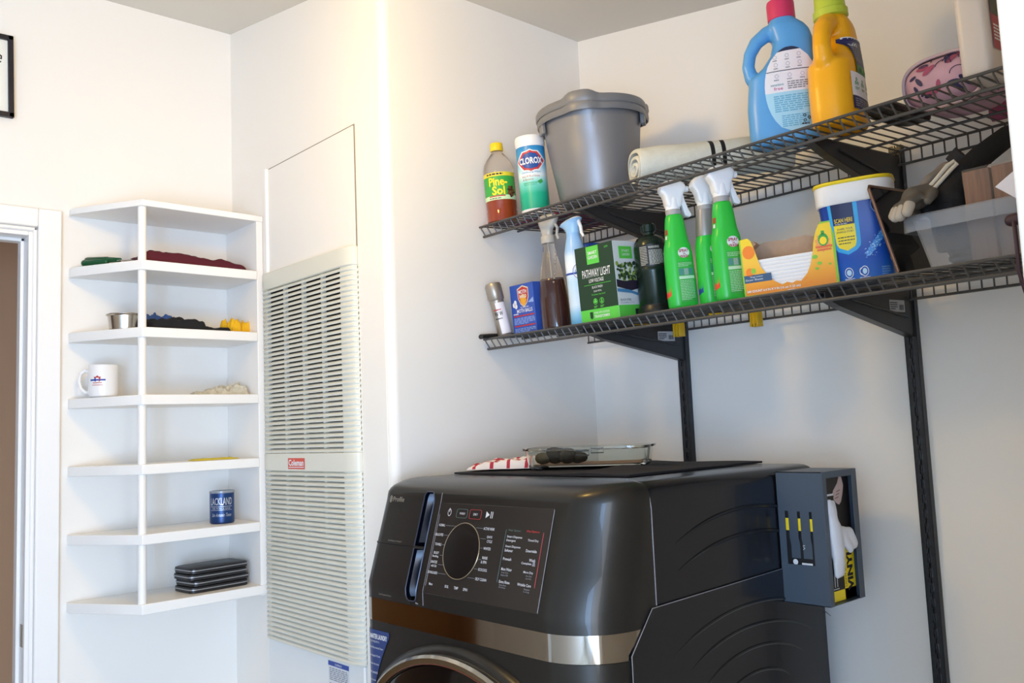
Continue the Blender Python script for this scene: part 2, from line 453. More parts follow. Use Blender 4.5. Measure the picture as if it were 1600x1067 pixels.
# --- things on the corner shelf
def heap(name, label, cat, loc, rz, L, W, H, m, seed=0, rough=.35, freq=30, group=None, n=44, prof=None, parent=None, edge=.5):
    """rumpled cloth: a closed mesh whose top is a folded height field"""
    g = G(); N = n; K = max(8, int(n*W/L)); top = []
    for j in range(K+1):
        for i in range(N+1):
            u = i/N*2-1; v = j/K*2-1
            nz = noise.noise(Vector((u*L*freq*.5+seed, v*W*freq*.5, seed*1.7)))+.5*noise.noise(Vector((u*L*freq+seed, v*W*freq, 3+seed)))
            e = max(0, 1-max(abs(u), abs(v))**6)
            hh = H*(prof(u, v) if prof else 1)*(1-rough+rough*(nz+.6))*min(1, e*1.6)**edge
            sx = 1+.08*noise.noise(Vector((u*2+seed, v*2, 9))); sy = 1+.12*noise.noise(Vector((u*2, v*2+seed, 5)))
            top.append((u*L/2*sx, v*W/2*sy, max(.0012, hh)))
    fs = [(j*(N+1)+i, j*(N+1)+i+1, (j+1)*(N+1)+i+1, (j+1)*(N+1)+i) for j in range(K) for i in range(N)]
    bot = [(x, y, 0) for x, y, z in top]; off = len(top)
    fs += [(off+a, off+d, off+c, off+b) for a, b, c, d in fs[:K*N]]
    for i in range(N): fs += [(i, off+i, off+i+1, i+1), (K*(N+1)+i+1, off+K*(N+1)+i+1, off+K*(N+1)+i, K*(N+1)+i)]
    for j in range(K): a = j*(N+1); b = a+N+1; fs += [(b, off+b, off+a, a)]; a += N; b += N; fs += [(a, off+a, off+b, b)]
    g.add(top+bot, fs, m)
    o = g.build(name, parent, angle=70)
    if parent is None:
        o.matrix_world = Matrix.Translation(loc) @ Matrix.Rotation(rz, 4, 'Z'); tag(o, label, cat, group)
    return o
Z1, Z2, Z3, Z4, Z5, Z6 = UZ[1], UZ[2], UZ[3], UZ[4], UZ[5], UZ[6]
# green handled brush/scraper, lies along the left of the upper board
t = thing('scraper', 'scraper with dark green handles lying at left of the second shelf board from the top', 'scraper', (.790, 2.728, Z1), math.radians(-60))
g = G(); mg = mat('green_handle', '#0e4a2a', .25)
g.capsule((0, .0, .020), (.07, .0, .016), .011, .010, mg); g.capsule((.07, 0, .016), (.115, .0, .012), .009, .006, mg); g.capsule((.0, -.012, .011), (.07, -.005, .010), .0105, .009, mg)
g.build('handle', t)
g = G(); g.prism([(.11, -.006), (.135, -.012), (.165, -.010), (.165, .010), (.135, .012), (.11, .006)], lambda u, v, q: (u, v, q-u*.05), .014, .0155, M_chrome2); g.build('blade', t)
heap('folded_cloth', 'folded dark maroon cloth on the second shelf board from the top', 'cloth', (1.050, 2.645, Z1+.0004), math.radians(1), .33, .15, .042, mat('maroon_cloth', '#561423', .85, bump=.4), 2, .25, 22, prof=lambda u, v: 1.0-.28*(u+.3) if u > -.3 else 1.0)
# steel bowl
t = thing('steel_bowl', 'small stainless steel bowl beside the post on the third shelf board', 'bowl', (.868, 2.640, Z2))
g = G(); ms = mat('steel', '#b9b3aa', .22, metal=.95)
g.lathe([(.040, 0), (.044, .002), (.049, .040), (.053, .044), (.053, .046), (.0475, .041), (.042, .004), (.0, .003)], ms, 36); g.build('bowl_body', t)
heap('black_cloth', 'crumpled black fabric lying on the third shelf board', 'cloth', (1.035, 2.632, Z2+.0004), math.radians(4), .25, .13, .034, mat('black_cloth', '#17171a', .9, bump=.3), 5, .45, 30, prof=lambda u, v: 1.05 if u < .3 else .5)
heap('blue_cloth', 'small blue cloth bunched behind the black fabric', 'cloth', (1.0, 2.733, Z2+.0004), 0, .11, .05, .062, mat('blue_cloth', '#3c5d9c', .85), 9, .4, 40)
heap('yellow_cloth', 'bunched bright yellow cloth at right end of the third shelf board', 'cloth', (1.193, 2.625, Z2+.0004), .3, .075, .065, .042, mat('yellow_cloth', '#e9b318', .8), 12, .75, 60)
# mug
t = thing('mug', 'white ceramic mug with red and blue print on the fourth shelf board', 'mug', (.822, 2.690, Z3), 0)
mw = mat('mug_glaze', '#efece9', .15)
g = G(); g.lathe([(.030, 0), (.038, .004), (.040, .012), (.040, .090), (.0395, .093), (.036, .091), (.036, .014), (.0, .010)], mw, 40); g.build('cup', t)
g = G(); a0 = math.radians(196)
pts = [(.036+.0, .074), (.052, .080), (.066, .070), (.070, .048), (.064, .028), (.050, .016), (.036, .018)]
g.tube([(-q*math.cos(math.radians(-42)), -q*math.sin(math.radians(-42)), z) for q, z in pts], .0052, mw, 10)
g.build('handle', t)
g = G(); th = math.radians(50); f = cyl(.040, th)
for k, (c, hh) in enumerate(((M_inkred, .0022), (M_inkblue, .0045), (M_inkred, .002), (M_inkred, .0016))):
    wdt = (.020, .044, .026, .030)[k]; g.patch(f, -wdt/2, wdt/2, (.056, .047, .040, .034)[k], (.056, .047, .040, .034)[k]+hh, c, 8)
g.poly(f, [(-.010, .054), (.0, .062), (.010, .054)], M_inkred); g.poly(f, [(-.022, .049), (-.004, .056), (-.004, .044)], M_inkblue); g.poly(f, [(.022, .049), (.004, .056), (.004, .044)], M_inkred)
g.build('printed_emblem', t, label='red and blue printed emblem')
heap('paper_bag', 'crumpled beige plastic bag on the fourth shelf board', 'bag', (1.150, 2.650, Z3+.0004), -.1, .16, .09, .032, mat('beige_plastic', '#cbc4b0', .45, var=.2, scale=80), 21, .7, 60, prof=lambda u, v: .45+.55*(u+1)/2*1.3)
heap('yellow_card', 'thin yellow packet lying flat on the fifth shelf board', 'packet', (1.120, 2.620, Z4+.0004), 0, .14, .05, .006, mat('yellow_packet', '#d9c53a', .6), 25, .5, 40)
# blue tumbler
t = thing('tumbler', 'dark blue metal tumbler with silver lettering on the sixth shelf board', 'tumbler', (1.150, 2.635, Z5))
g = G(); mb = mat('tumbler_blue', '#173a6d', .3, metal=.3)
g.lathe([(.033, 0), (.036, .004), (.036, .093)], mb, 40, cap1=False); g.build('cup', t)
g = G(); g.lathe([(.0365, .091), (.037, .094), (.0365, .098), (.032, .098), (.032, .095), (.0, .094)], mat('clear_lid', '#cdd3d8', .1, trans=.6), 40, cap0=False); g.build('lid', t)
g = G(); f = cyl(.036, math.radians(62), .0006); ms2 = mat('silver_print', '#c4c8cc', .3, metal=.4)
g.text('LACKLAND', f, -.034, .056, .068, .022, ms2, .01); g.patch(f, -.034, .034, .051, .0525, ms2, 12); g.patch(f, -.034, .034, .0405, .0415, ms2, 12)
g.text('AIR FORCE BASE', f, -.028, .0435, .056, .005, ms2); g.text('San Antonio Texas', f, -.03, .022, .06, .010, ms2, 0, .3)
g.build('printed_lettering', t)
# stack of dark flat trays / cases
mk = mat('black_case', '#232325', .45, bump=.1); mkr = mat('grey_case_rim', '#a9a9ad', .35, metal=.5)
zz = Z6
for k, (dx, dy, rzz) in enumerate(((0, 0, 6), (.004, .002, 9), (-.003, .0, 5), (0, .001, 7))):
    pos = ('bottommost', 'second from the bottom', 'third from the bottom', 'topmost')[k]
    t = thing('flat_case', 'flat black case with grey rim, %s in the stack of cases' % pos, 'case', (1.118+dx, 2.640+dy, zz+.0002), math.radians(rzz), 'black cases stacked on the bottom shelf board')
    g = G(); g.sup([(0, .091, .054), (.002, .094, .057), (.009, .094, .057)], mk, 40, 8); g.build('case_base', t)
    g = G(); g.sup([(.009, .0955, .0585), (.0115, .0955, .0585)], mkr, 40, 8); g.build('rim', t)
    g = G(); g.sup([(.0115, .094, .057), (.0160, .094, .057), (.0178, .090, .053)], mk, 40, 8); g.build('case_lid', t)
    zz += .0180

# framed picture on wall_left
t = thing('picture_frame', 'black framed certificate with white mat hanging above the doorway', 'picture', (.42, YA-.002, 2.235), 0)
t.rotation_euler.y = math.radians(-1.2)
g = G()
for a, b, c, d in ((-.18, .172, 0, .014), (-.18, .172, .226, .24), (-.18, -.165, 0, .24), (.1635, .1775, 0, .24)):
    g.box(a, b if b != .172 else .1775, -.018, 0, c, d, mat('frame_black', '#1b1822', .4))
g.build('frame', t, bevel=.002)
g = G(); g.box(-.166, .164, -.008, -.002, .012, .228, mat('paper', '#efeee4', .6)); pp = g.build('sheet', t)
g = G(); f = flat((0, -.0086, 0), (1, 0, 0), (0, 0, 1)); g.text('Certificate', f, -.05, .155, .196, .040, M_inkd, 0, .25); g.lines(f, -.10, .10, .2, .03, 2, M_inkgrey, 8); g.lines(f, .06, .038, .094, .010, 1, M_inkgrey, 2)
g.build('lettering', pp)

# ================================================================== WIRE SHELVES
SH = {'u': (1.858, .0675), 'l': (1.545, .085)}      # height at the front lip, slope towards the wall
def sz(s, x): return SH[s][0]+(x-1.57)*SH[s][1]
def SP(s, x, y, e=.0032): return (x, y, sz(s, x)+e)
XL = 1.557
def wire_shelf(s, name, label):
    yl, yr = 1.852, .262
    t = thing('wire_shelf', label, 'shelf', (0, 0, 0))
    R = .0031; rw = .0019
    zt = lambda x: sz(s, x)
    g = G(); n = int((yl-yr-.01)/.0245)
    for i in range(n+1):
        y = yr+.006+(yl-yr-.012)*i/n
        g.tube([(XL+.012, y-.004, zt(XL)-.025), (XL+.001, y+.001, zt(XL)-.004), (XL+.010, y, zt(XL+.01)+.001), (1.962, y, zt(1.962)+.001), (1.968, y, zt(1.97)-.004), (1.968, y, zt(1.97)-.030)], rw, M_wire, 5)
    d = g.build('deck_wires', t)
    g = G(); g.rod((XL, yl, zt(XL)), (XL, yr, zt(XL)), R, M_wire, 8); g.rod((XL+.012, yl-.002, zt(XL)-.026), (XL+.012, yr, zt(XL)-.026), .0036, M_wire, 8); g.build('front_rails', t)
    g = G()
    for x in (1.70, 1.84): g.rod((x, yl, zt(x)-.004), (x, yr, zt(x)-.004), R, M_wire, 8)
    g.build('middle_rails', t)
    g = G(); g.rod((1.966, yl, zt(1.966)), (1.966, yr, zt(1.966)), R, M_wire, 8); g.rod((1.971, yl, zt(1.966)-.030), (1.971, yr, zt(1.966)-.030), R, M_wire, 8); g.build('back_rails', t)
    return t
wire_shelf('u', 'wire_shelf', 'upper dark grey wire shelf holding the detergent jugs and grey bucket')
wire_shelf('l', 'wire_shelf', 'lower dark grey wire shelf holding the green spray bottles and boxes')
# standards
for y, lab in ((1.510, 'black slotted wall upright rising behind the washer, nearer the corner'), (.876, 'black slotted wall upright right of the glove holder, nearer the right edge')):
    g = G(); zt, zb = 1.905, .35; hw = .0145
    g.box(XC-.003, XC-.0008, y-hw, y+hw, zb, zt, M_blackmetal)
    g.box(XC-.018, XC-.003, y+hw-.002, y+hw, zb, zt, M_blackmetal); g.box(XC-.018, XC-.003, y-hw, y-hw+.002, zb, zt, M_blackmetal)
    for q in (-1, 1):
        ya, yb = (y-hw+.001, y-.0045) if q < 0 else (y+.0045, y+hw-.001)
        g.box(XC-.018, XC-.016, ya, yb, zb, zt, M_blackmetal)
    g.box(XC-.018, XC-.016, y-.0012, y+.0012, zb, zt, M_blackmetal)
    z = zb
    while z < zt: g.box(XC-.018, XC-.016, y-.0045, y+.0045, z, z+.012, M_blackmetal); z += .032
    g.box(XC-.0045, XC-.003, y-.0110, y+.0110, zb+.01, zt-.01, mat('raw_steel', '#a9acb2', .3, metal=.6))
    tag(g.build('wall_upright'), lab, 'shelf upright')
# brackets
def bracket(s, y, lab, sticker=True):
    t = thing('shelf_bracket', lab, 'bracket', (0, 0, 0))
    zt = lambda x: sz(s, x)-.009
    y += .0
    prof = [(XC-.018, zt(XC-.018)), (1.600, zt(1.60)), (1.600, zt(1.60)-.010), (1.66, zt(1.66)-.030), (XC-.018, zt(XC)-.107)]
    g = G()
    for yy in (y-.010, y+.008): g.prism(prof, lambda u, v, q, yy=yy: (u, yy+q, v), 0, .002, M_blackmetal)
    n = len(prof)
    # closed lower web
    for (a, b) in ((2, 3), (3, 4)):
        A, B = prof[a], prof[b]
        g.add([(A[0], y-.010, A[1]), (B[0], y-.010, B[1]), (B[0], y+.010, B[1]), (A[0], y+.010, A[1]), (A[0], y-.010, A[1]+.002), (B[0], y-.010, B[1]+.002), (B[0], y+.010, B[1]+.002), (A[0], y+.010, A[1]+.002)], [(0, 1, 2, 3), (7, 6, 5, 4), (0, 4, 5, 1), (3, 2, 6, 7)], M_blackmetal)
    # pressed rib
    g.tube([(1.70, y-.0115, zt(1.70)-.016), (1.95, y-.0115, zt(1.95)-.060)], .003, M_blackmetal, 6)
    g.tube([(1.70, y+.0115, zt(1.70)-.016), (1.95, y+.0115, zt(1.95)-.060)], .003, M_blackmetal, 6)
    g.build('bracket_body', t, bevel=.0006)
    if sticker:
        g = G(); f = flat((1.862, y-.0106, zt(1.87)-.052), (1, 0, .02), (0, 0, 1)); f = flat((1.870, y-.0106, zt(1.87)-.046), (1, 0, .04), (0, 0, 1), .0001)
        f1 = flat((1.870, y-.0108, zt(1.87)-.046), (1, 0, .04), (0, 0, 1), .0003)
        g.patch(f, 0, .072, 0, .026, mat('sticker_grey', '#b9babd', .5), 1)
        x = .045
        rr = random.Random(4)
        while x < .066: wd = rr.choice((.0008, .0014)); g.patch(f1, x, x+wd, .004, .016, M_inkd, 1); x += wd+.0009
        g.lines(f1, .003, .004, .034, .018, 4, M_inkd, 5)
        g.build('barcode_sticker', t, label='pale barcode sticker')
bracket('l', 1.510, 'black bracket with barcode sticker under lower shelf, above the washer')
bracket('l', .876, 'black bracket with barcode sticker under lower shelf, right of the yellow clips')
bracket('u', 1.510, 'black triangular bracket under upper shelf, behind the blue air freshener bottle', False)
bracket('u', .876, 'black triangular bracket under upper shelf, above the blue and white tub', False)
# yellow clips
M_clip = mat('yellow_clip', '#dcae1a', .4)
for y, lab in ((1.484, 'yellow plastic clip hanging under the lower shelf beside the far upright'), (1.2435, 'yellow plastic clip hanging under the lower shelf midway between the brackets')):
    z0 = sz('l', 1.93)-.006; y -= .012
    g = G()
    g.box(1.917, 1.936, y-.012, y+.012, z0-.036, z0-.004, M_clip)
    for q in (-.009, .0, .009): g.box(1.914, 1.939, y+q-.0025, y+q+.0025, z0-.043, z0-.008, M_clip)
    g.tube([(1.90, y+.016, z0-.007), (1.80, y+.05, sz('l', 1.80)-.008)], .0035, M_clip, 6)
    tag(g.build('shelf_clip', bevel=.0012), lab, 'clip')

TU, TL_ = math.atan(.0675), math.atan(.085)
def on(s, name, label, cat, x, y, rz=0, group=None, e=.0034):
    return thing(name, label, cat, (x, y, sz(s, x)+e), rz, group, TU if s == 'u' else TL_)
def view_th(x, y):    # turn a round label towards the aisle corner where the camera stands
    return math.atan2(y, x)

# ================================================================== UPPER SHELF
# amber cleaner bottle, left end
t = on('u', 'cleaner_bottle', 'clear bottle half full of amber cleaner with yellow cap and green label', 'bottle', 1.602, 1.803, math.radians(8))
M_clear = mat('clear_plastic', '#f2e9df', .06, trans=.93, ior=1.3)
M_amber = mat('amber_liquid', '#8a3414', .08, trans=.0, coat=.5)
prof_b = [(.038, 0), (.0425, .004), (.0425, .030), (.0415, .036), (.0425, .042), (.0425, .135), (.042, .150), (.038, .166), (.030, .180), (.022, .190), (.016, .197), (.0145, .202), (.0145, .214)]
g = G(); g.lathe(prof_b, M_clear, 40); g.build('bottle_body', t)
g = G(); g.lathe([(.038, -.0002), (.0428, .004), (.0428, .030), (.0418, .036), (.0428, .042), (.0428, .072), (.0400, .0735)], M_amber, 40); g.build('cleaning_liquid', t)
g = G(); g.lathe([(.0175, .203), (.018, .206), (.018, .222), (.0165, .225)], mat('cap_yellow', '#f0cc22', .35), 28); g.build('cap', t)
g = G(); th = math.radians(36); f = cyl(.0425, th, .0004); f1 = cyl(.0425, th, .0008); f2 = cyl(.0425, th, .0011)
M_lgreen = mat('label_green', '#3aa545', .4)
g.patch(f, -.060, .060, .060, .136, M_lgreen, 24); g.patch(f1, -.060, .060, .125, .136, mat('label_yellow', '#e8d23a', .4), 24); g.lines(f2, -.035, .127, .07, .008, 1, M_inkd, 4)
g.patch(f1, -.060, .060, .060, .072, mat('label_pale', '#cfe6b8', .4), 24)
g.text('Pine-', f2, -.028, .098, .052, .024, M_yel, .03); g.text('Sol', f2, -.020, .073, .036, .024, M_yel, .03)
g.patch(f2, -.030, .016, .0685, .0715, M_inkred, 10); g.lines(f2, -.03, .062, .05, .004, 1, M_inkd, 3)
# pine cone
for k in range(16):
    a = k*2.4; rr = .0022*math.sqrt(k+1)
    g.disc(cyl(.0425, th, .0011+.0001*k), .034+rr*math.cos(a)*1.3, .082+rr*math.sin(a)*1.6, .0042, .0034, (mat('cone_brown', '#7a4524', .6), mat('cone_dark', '#4a2815', .6))[k % 2], 8)
g.build('printed_label', t, label='green label with yellow lettering')
# wipes canister
t = on('u', 'wipes_canister', 'round white wipes canister with blue and turquoise label between amber bottle and bucket', 'canister', 1.622, 1.690, math.radians(4))
M_wp = mat('white_plastic', '#efeeed', .3)
g = G(); g.lathe([(.037, 0), (.0385, .003), (.0385, .190)], M_wp, 44); g.build('canister_body', t)
g = G(); g.lathe([(.0395, .188), (.0405, .190), (.0405, .206), (.039, .212), (.030, .214)], M_wp, 44); g.build('lid', t)
g = G(); th = math.radians(44); f = lambda o: cyl(.0385, th, o)
mb1 = ramp_mat('wipes_gradient', [(0.0, '#0e9b78'), (.055, '#19b08a'), (.085, '#7fd8cf'), (.105, '#e9f3f4'), (.125, '#a9dcee'), (.15, '#3fa2d6'), (.186, '#2583c4')], 1, .35, 'grad')
g.patch(f(.0004), -.115, .115, .014, .183, mb1, 44, 1)
# badge (red lozenge, blue inner, white letters)
loz = lambda s: [(-.037*s, .0), (-.018*s, .022*s), (0.0, .026*s), (.018*s, .022*s), (.037*s, 0), (.018*s, -.022*s), (0, -.026*s), (-.018*s, -.022*s)]
def loz_patch(o, s, m):
    ff = f(o); g.poly(lambda a, b: ff(a-.004, b+.142), loz(s), m)
def band(o, s, m):
    ff = f(o)
    for sgn in (-1, 1):
        pass
# build the lozenge as horizontal strips so that it follows the curve
def curved_loz(o, s, m, rows=12):
    ff = f(o)
    for i in range(rows):
        v0 = -.026*s+.052*s*i/rows; v1 = v0+.052*s/rows
        def half(v):
            v = abs(v); return .037*s if v < 1e-6 else (.037*s-(.019*s)*(v/(.022*s)) if v <= .022*s else .018*s*(1-(v-.022*s)/(.004*s)))
        a0, a1 = half(v0), half(v1); n = 10
        vs = [ff(-.004-a0+2*a0*k/n, .142+v0) for k in range(n+1)]+[ff(-.004-a1+2*a1*k/n, .142+v1) for k in range(n+1)]
        g.add(vs, [(k, k+1, n+2+k, n+1+k) for k in range(n)], m)
curved_loz(.0008, 1.22, M_ink); curved_loz(.0012, 1.08, mat('badge_crimson', '#c23a3f', .4)); curved_loz(.0016, .86, mat('badge_blue', '#1f4f9c', .4))
g.text('CLOROX', f(.0021), -.036, .133, .064, .018, M_ink, .035)
g.text('Disinfecting Wipes', f(.0008), -.032, .108, .054, .006, mat('ink_blue2', '#2f6fb0', .5)); g.text('KILLS 99.9% of Viruses', f(.0008), -.032, .098, .050, .0055, M_inkred); g.text('& Bacteria', f(.0008), -.030, .090, .030, .005, M_inkred)
g.poly(f(.0009), [(.010, .086), (.022, .092), (.026, .084), (.016, .078)], M_inkgreen); g.patch(f(.0009), -.03, .012, .082, .0835, M_inkgreen, 8); g.text('FRESH SCENT', f(.0009), -.028, .076, .036, .004, M_inkgreen)
g.build('printed_label', t, label='blue and turquoise gradient label')
# magenta dustpan lying flat under and behind the bucket's left side
g = G(); mm = mat('magenta_plastic', '#8e1a55', .4)
g.prism([(-.13, -.10), (.14, -.085), (.16, .0), (.14, .085), (-.13, .10)], lambda u, v, q: (u, v, q), 0, .004, mm)
g.prism([(-.13, -.10), (-.124, -.10), (-.124, .10), (-.13, .10)], lambda u, v, q: (u, v, q), 0, .03, mm)
o = g.build('dustpan', bevel=.001); o.matrix_world = Matrix.Translation(SP('u', 1.80, 1.735, .0034)) @ Matrix.Rotation(-TU, 4, 'Y') @ Matrix.Rotation(PI, 4, 'Z')
tag(o, 'magenta plastic tray lying flat on the upper shelf beneath the canister and bucket', 'tray')
# bucket (two nested)
t0 = on('u', 'bucket', 'large grey plastic bucket with spouted rim standing on the upper shelf', 'bucket', 1.715, 1.545, math.radians(0), e=.0074)
M_bk = mat('grey_bucket_plastic', '#868587', .38, metal=.4); M_bk2 = mat('grey_bucket_rim', '#7b7b7d', .42, metal=.15)
def spout(r, a, d=1):
    # three spout bulges round the rim
    k = 0
    for c in (math.radians(212), math.radians(92), math.radians(332)):
        q = math.atan2(math.sin(a-c), math.cos(a-c)); k = max(k, math.exp(-(q/.27)**4))
    return r+.013*k*d
def bucket(t, dz, full):
    g = G(); N = 96
    def ringat(r, z, d=0, zd=0):
        out = []
        for k in range(N):
            a = 2*PI*k/N; rr = spout(r, a, d); kk = (rr-r)/.013 if d else 0
            out.append((rr*math.cos(a), rr*math.sin(a), z+dz+zd*kk))
        return out
    if full:
        g.loft([ringat(.082, 0), ringat(.092, .003), ringat(.099, .011), ringat(.103, .024), ringat(.120, .140), ringat(.129, .215, .1), ringat(.132, .236, .6)], M_bk, True, False)
        g.loft([ringat(.132, .236, .6), ringat(.129, .236, .6), ringat(.117, .140), ringat(.100, .024), ringat(.08, .006)], M_bk, False, True)
        g.build('bucket_body', t)
    g = G()
    g.loft([ringat(.1395, .216, 1), ringat(.1425, .215, 1), ringat(.1445, .219, 1, .004), ringat(.1440, .230, 1, .006), ringat(.141, .236, 1, .007), ringat(.131, .237, 1, .007), ringat(.130, .234, 1, .006), ringat(.139, .231, 1, .004)] if full else
           [ringat(.1405, .222, 1, .002), ringat(.1440, .221, 1, .003), ringat(.1465, .225, 1, .006), ringat(.1460, .237, 1, .009), ringat(.143, .242, 1, .010), ringat(.131, .243, 1, .010), ringat(.130, .239, 1, .009), ringat(.140, .236, 1, .007)], M_bk2, False, False)
    rim = g.build('rim', t)
    return rim
rim = bucket(t0, 0, True)
for c in (math.radians(150), math.radians(300)):
    g = G()
    p = Vector((.1365*math.cos(c), .1365*math.sin(c), .214)); g.box(-.006, .005, -.016, .016, -.022, .012, M_bk2, tf=lambda v, p=p, c=c: tuple(p+Matrix.Rotation(c, 3, 'Z') @ Vector(v)))
    g.build('handle_lug', t0, bevel=.003)
g = G(); pts = []
for k in range(25):
    a = math.radians(150)+math.radians(150)*k/24; pts.append((.147*math.cos(a), .147*math.sin(a), .245-.012*math.sin(PI*k/24)))
t1 = on('u', 'bucket', 'second grey bucket rim nested inside the large grey bucket', 'bucket', 1.715-.0675*.014, 1.545, 0, e=.0180)
bucket(t1, .0015, False)
g = G(); N = 64
rg = lambda r, z: [(r*math.cos(2*PI*k/N), r*math.sin(2*PI*k/N), z) for k in range(N)]
g.loft([rg(.070, .01), rg(.092, .03), rg(.110, .14), rg(.1260, .238)], M_bk, True, False); g.loft([rg(.1255, .238), rg(.1085, .14), rg(.090, .03), rg(.069, .012)], M_bk, False, True); g.build('bucket_body', t1)

# rolled rug with two black stripes
def rolled(name, label, cat, x, y0, y1, s, m, stripes):
    g = G(); N = 150; prof = []
    turns = 2.6; th = .0075
    def sp(q):      # 0..1 from the inner end outwards, centreline of the sheet
        a = q*turns*2*PI+.6; r = .006+ q*.038
        return (r*1.30*math.cos(a), r*1.08*math.sin(a))
    out = []; inn = []
    for k in range(N+1):
        q = k/N; p = Vector(sp(q)); d = Vector(sp(min(1, q+.002)))-Vector(sp(max(0, q-.002))); d.normalize(); nn = Vector((-d.y, d.x))
        out.append(p-nn*th/2*.9); inn.append(p+nn*th/2*.9)
    ring = out+inn[::-1]
    zmin = min(p.y for p in ring)
    L = y1-y0; secs = []; ycuts = sorted(set([0, .004, L-.004, L]+[a for st in stripes for a in st]+[L*k/22 for k in range(1, 22)]))
    for q in ycuts:
        e = .97 if q in (0, L) else 1
        sag = 1+.05*noise.noise(Vector((q*14, 3, 1)))
        secs.append([(p.x*e*(1+.04*noise.noise(Vector((q*9, p.x*20, 0)))), -q+ .010*math.sin(p.x*30)*(1-q/L), (p.y-zmin)*e*sag*(1+.05*noise.noise(Vector((q*11, p.x*25, 5))))) for p in ring])
    n = len(ring); vs = [p for r_ in secs for p in r_]; M_st = mat('rug_stripe', '#16181b', .9)
    g.add(vs, [], m); mi1, mi2 = g.mi(m), g.mi(M_st)
    for i in range(len(secs)-1):
        mid = (ycuts[i]+ycuts[i+1])/2; mm_ = mi2 if any(a <= mid <= b for a, b in stripes) else mi1
        for j in range(n):
            a = i*n+j; b = i*n+(j+1) % n; g.f.append((a, b, b+n, a+n)); g.m.append(mm_)
    H = N+1
    for base, flip in ((0, 0), ((len(secs)-1)*n, 1)):
        for k in range(N):
            q = (base+k, base+k+1, base+n-2-k, base+n-1-k); g.f.append(q if flip else q[::-1]); g.m.append(mi1)
    o = g.build(name, angle=60); o.matrix_world = Matrix.Translation(SP(s, x, y1, .0034)) @ Matrix.Rotation(-TU, 4, 'Y') @ Matrix.Rotation(math.radians(45), 4, 'Z'); tag(o, label, cat)
M_rug = mat('cream_cotton', '#d6d6ca', .95, var=.05, scale=60, bump=.8, bscale=500)
rolled('rolled_rug', 'rolled cream cotton rug with two thin black stripes beside the bucket', 'rug', 1.635, .980, 1.352, 'u', M_rug, [(.172, .182), (.198, .208)])

# detergent jugs
def jug(name, label, x, y, rz, body, capm, H, cap_r, lab, s='u', wide=.078, deep=.042, hr=1.0):
    t = on(s, name, label, 'detergent jug', x, y, rz)
    g = G(); hb = H*.47
    secs = [(0, wide*.90, deep*.86), (.006, wide*.98, deep*.98), (.03, wide, deep), (hb*.6, wide*.985, deep), (hb, wide*.93, deep*.98, .004)]
    # above the waist the body leans away from the handle (handle side = -X)
    secs += [(H*.54, wide*.74, deep*.93, .018), (H*.62, wide*.60, deep*.86, .027), (H*.70, wide*.53, deep*.82, .029), (H*.77, wide*.52, deep*.80, .024), (H*.81, wide*.48, deep*.76, .018), (H*.845, wide*.36, deep*.66, .014), (H*.86, .027, .027, .012, 0, 2), (H*.875, .026, .026, .012, 0, 2)]
    g.sup(secs, body, 44, 2.7)
    # loop handle
    P = [(.0, 0, H*.80), (-.022, 0, H*.785), (-.045, 0, H*.735), (-.060, 0, H*.66), (-.066, 0, H*.575), (-.062, 0, H*.50), (-.048, 0, H*.44), (-.03, 0, H*.40)]
    P = [(a*wide/.078, b, c) for a, b, c in P]
    g.tube(P, [v_*hr for v_ in (.019, .0165, .0150, .0135, .0135, .0150, .019, .024)], body, 16)
    g.build('jug_body', t, angle=80, remesh=.0026)
    g = G(); g.lathe(cap_r, capm, 36, (.012, 0, 0)); c = g.build('cap', t)
    if lab: lab(t, H, wide, deep)
    return t
M_bj = mat('jug_blue', '#5a9fd8', .32, var=.03, scale=15); M_yj = mat('jug_yellow', '#f5ae13', .32)
def side_pt(H, wide, deep, off=.0012):
    # the broad label face, -Y side
    hb = H*.47
    def f(u, v):
        if v < hb: a, cx, d = wide*.985, 0.0, deep
        else:
            k = min(1, (v-hb)/(H*.15)); a = wide*(.93-.33*k); cx = .004+.023*k; d = deep*(.98-.12*k)
        q = max(-.995, min(.995, (u-cx)/a)); return (u, -d*(1-abs(q)**2.7)**(1/2.7)-off, v)
    return f
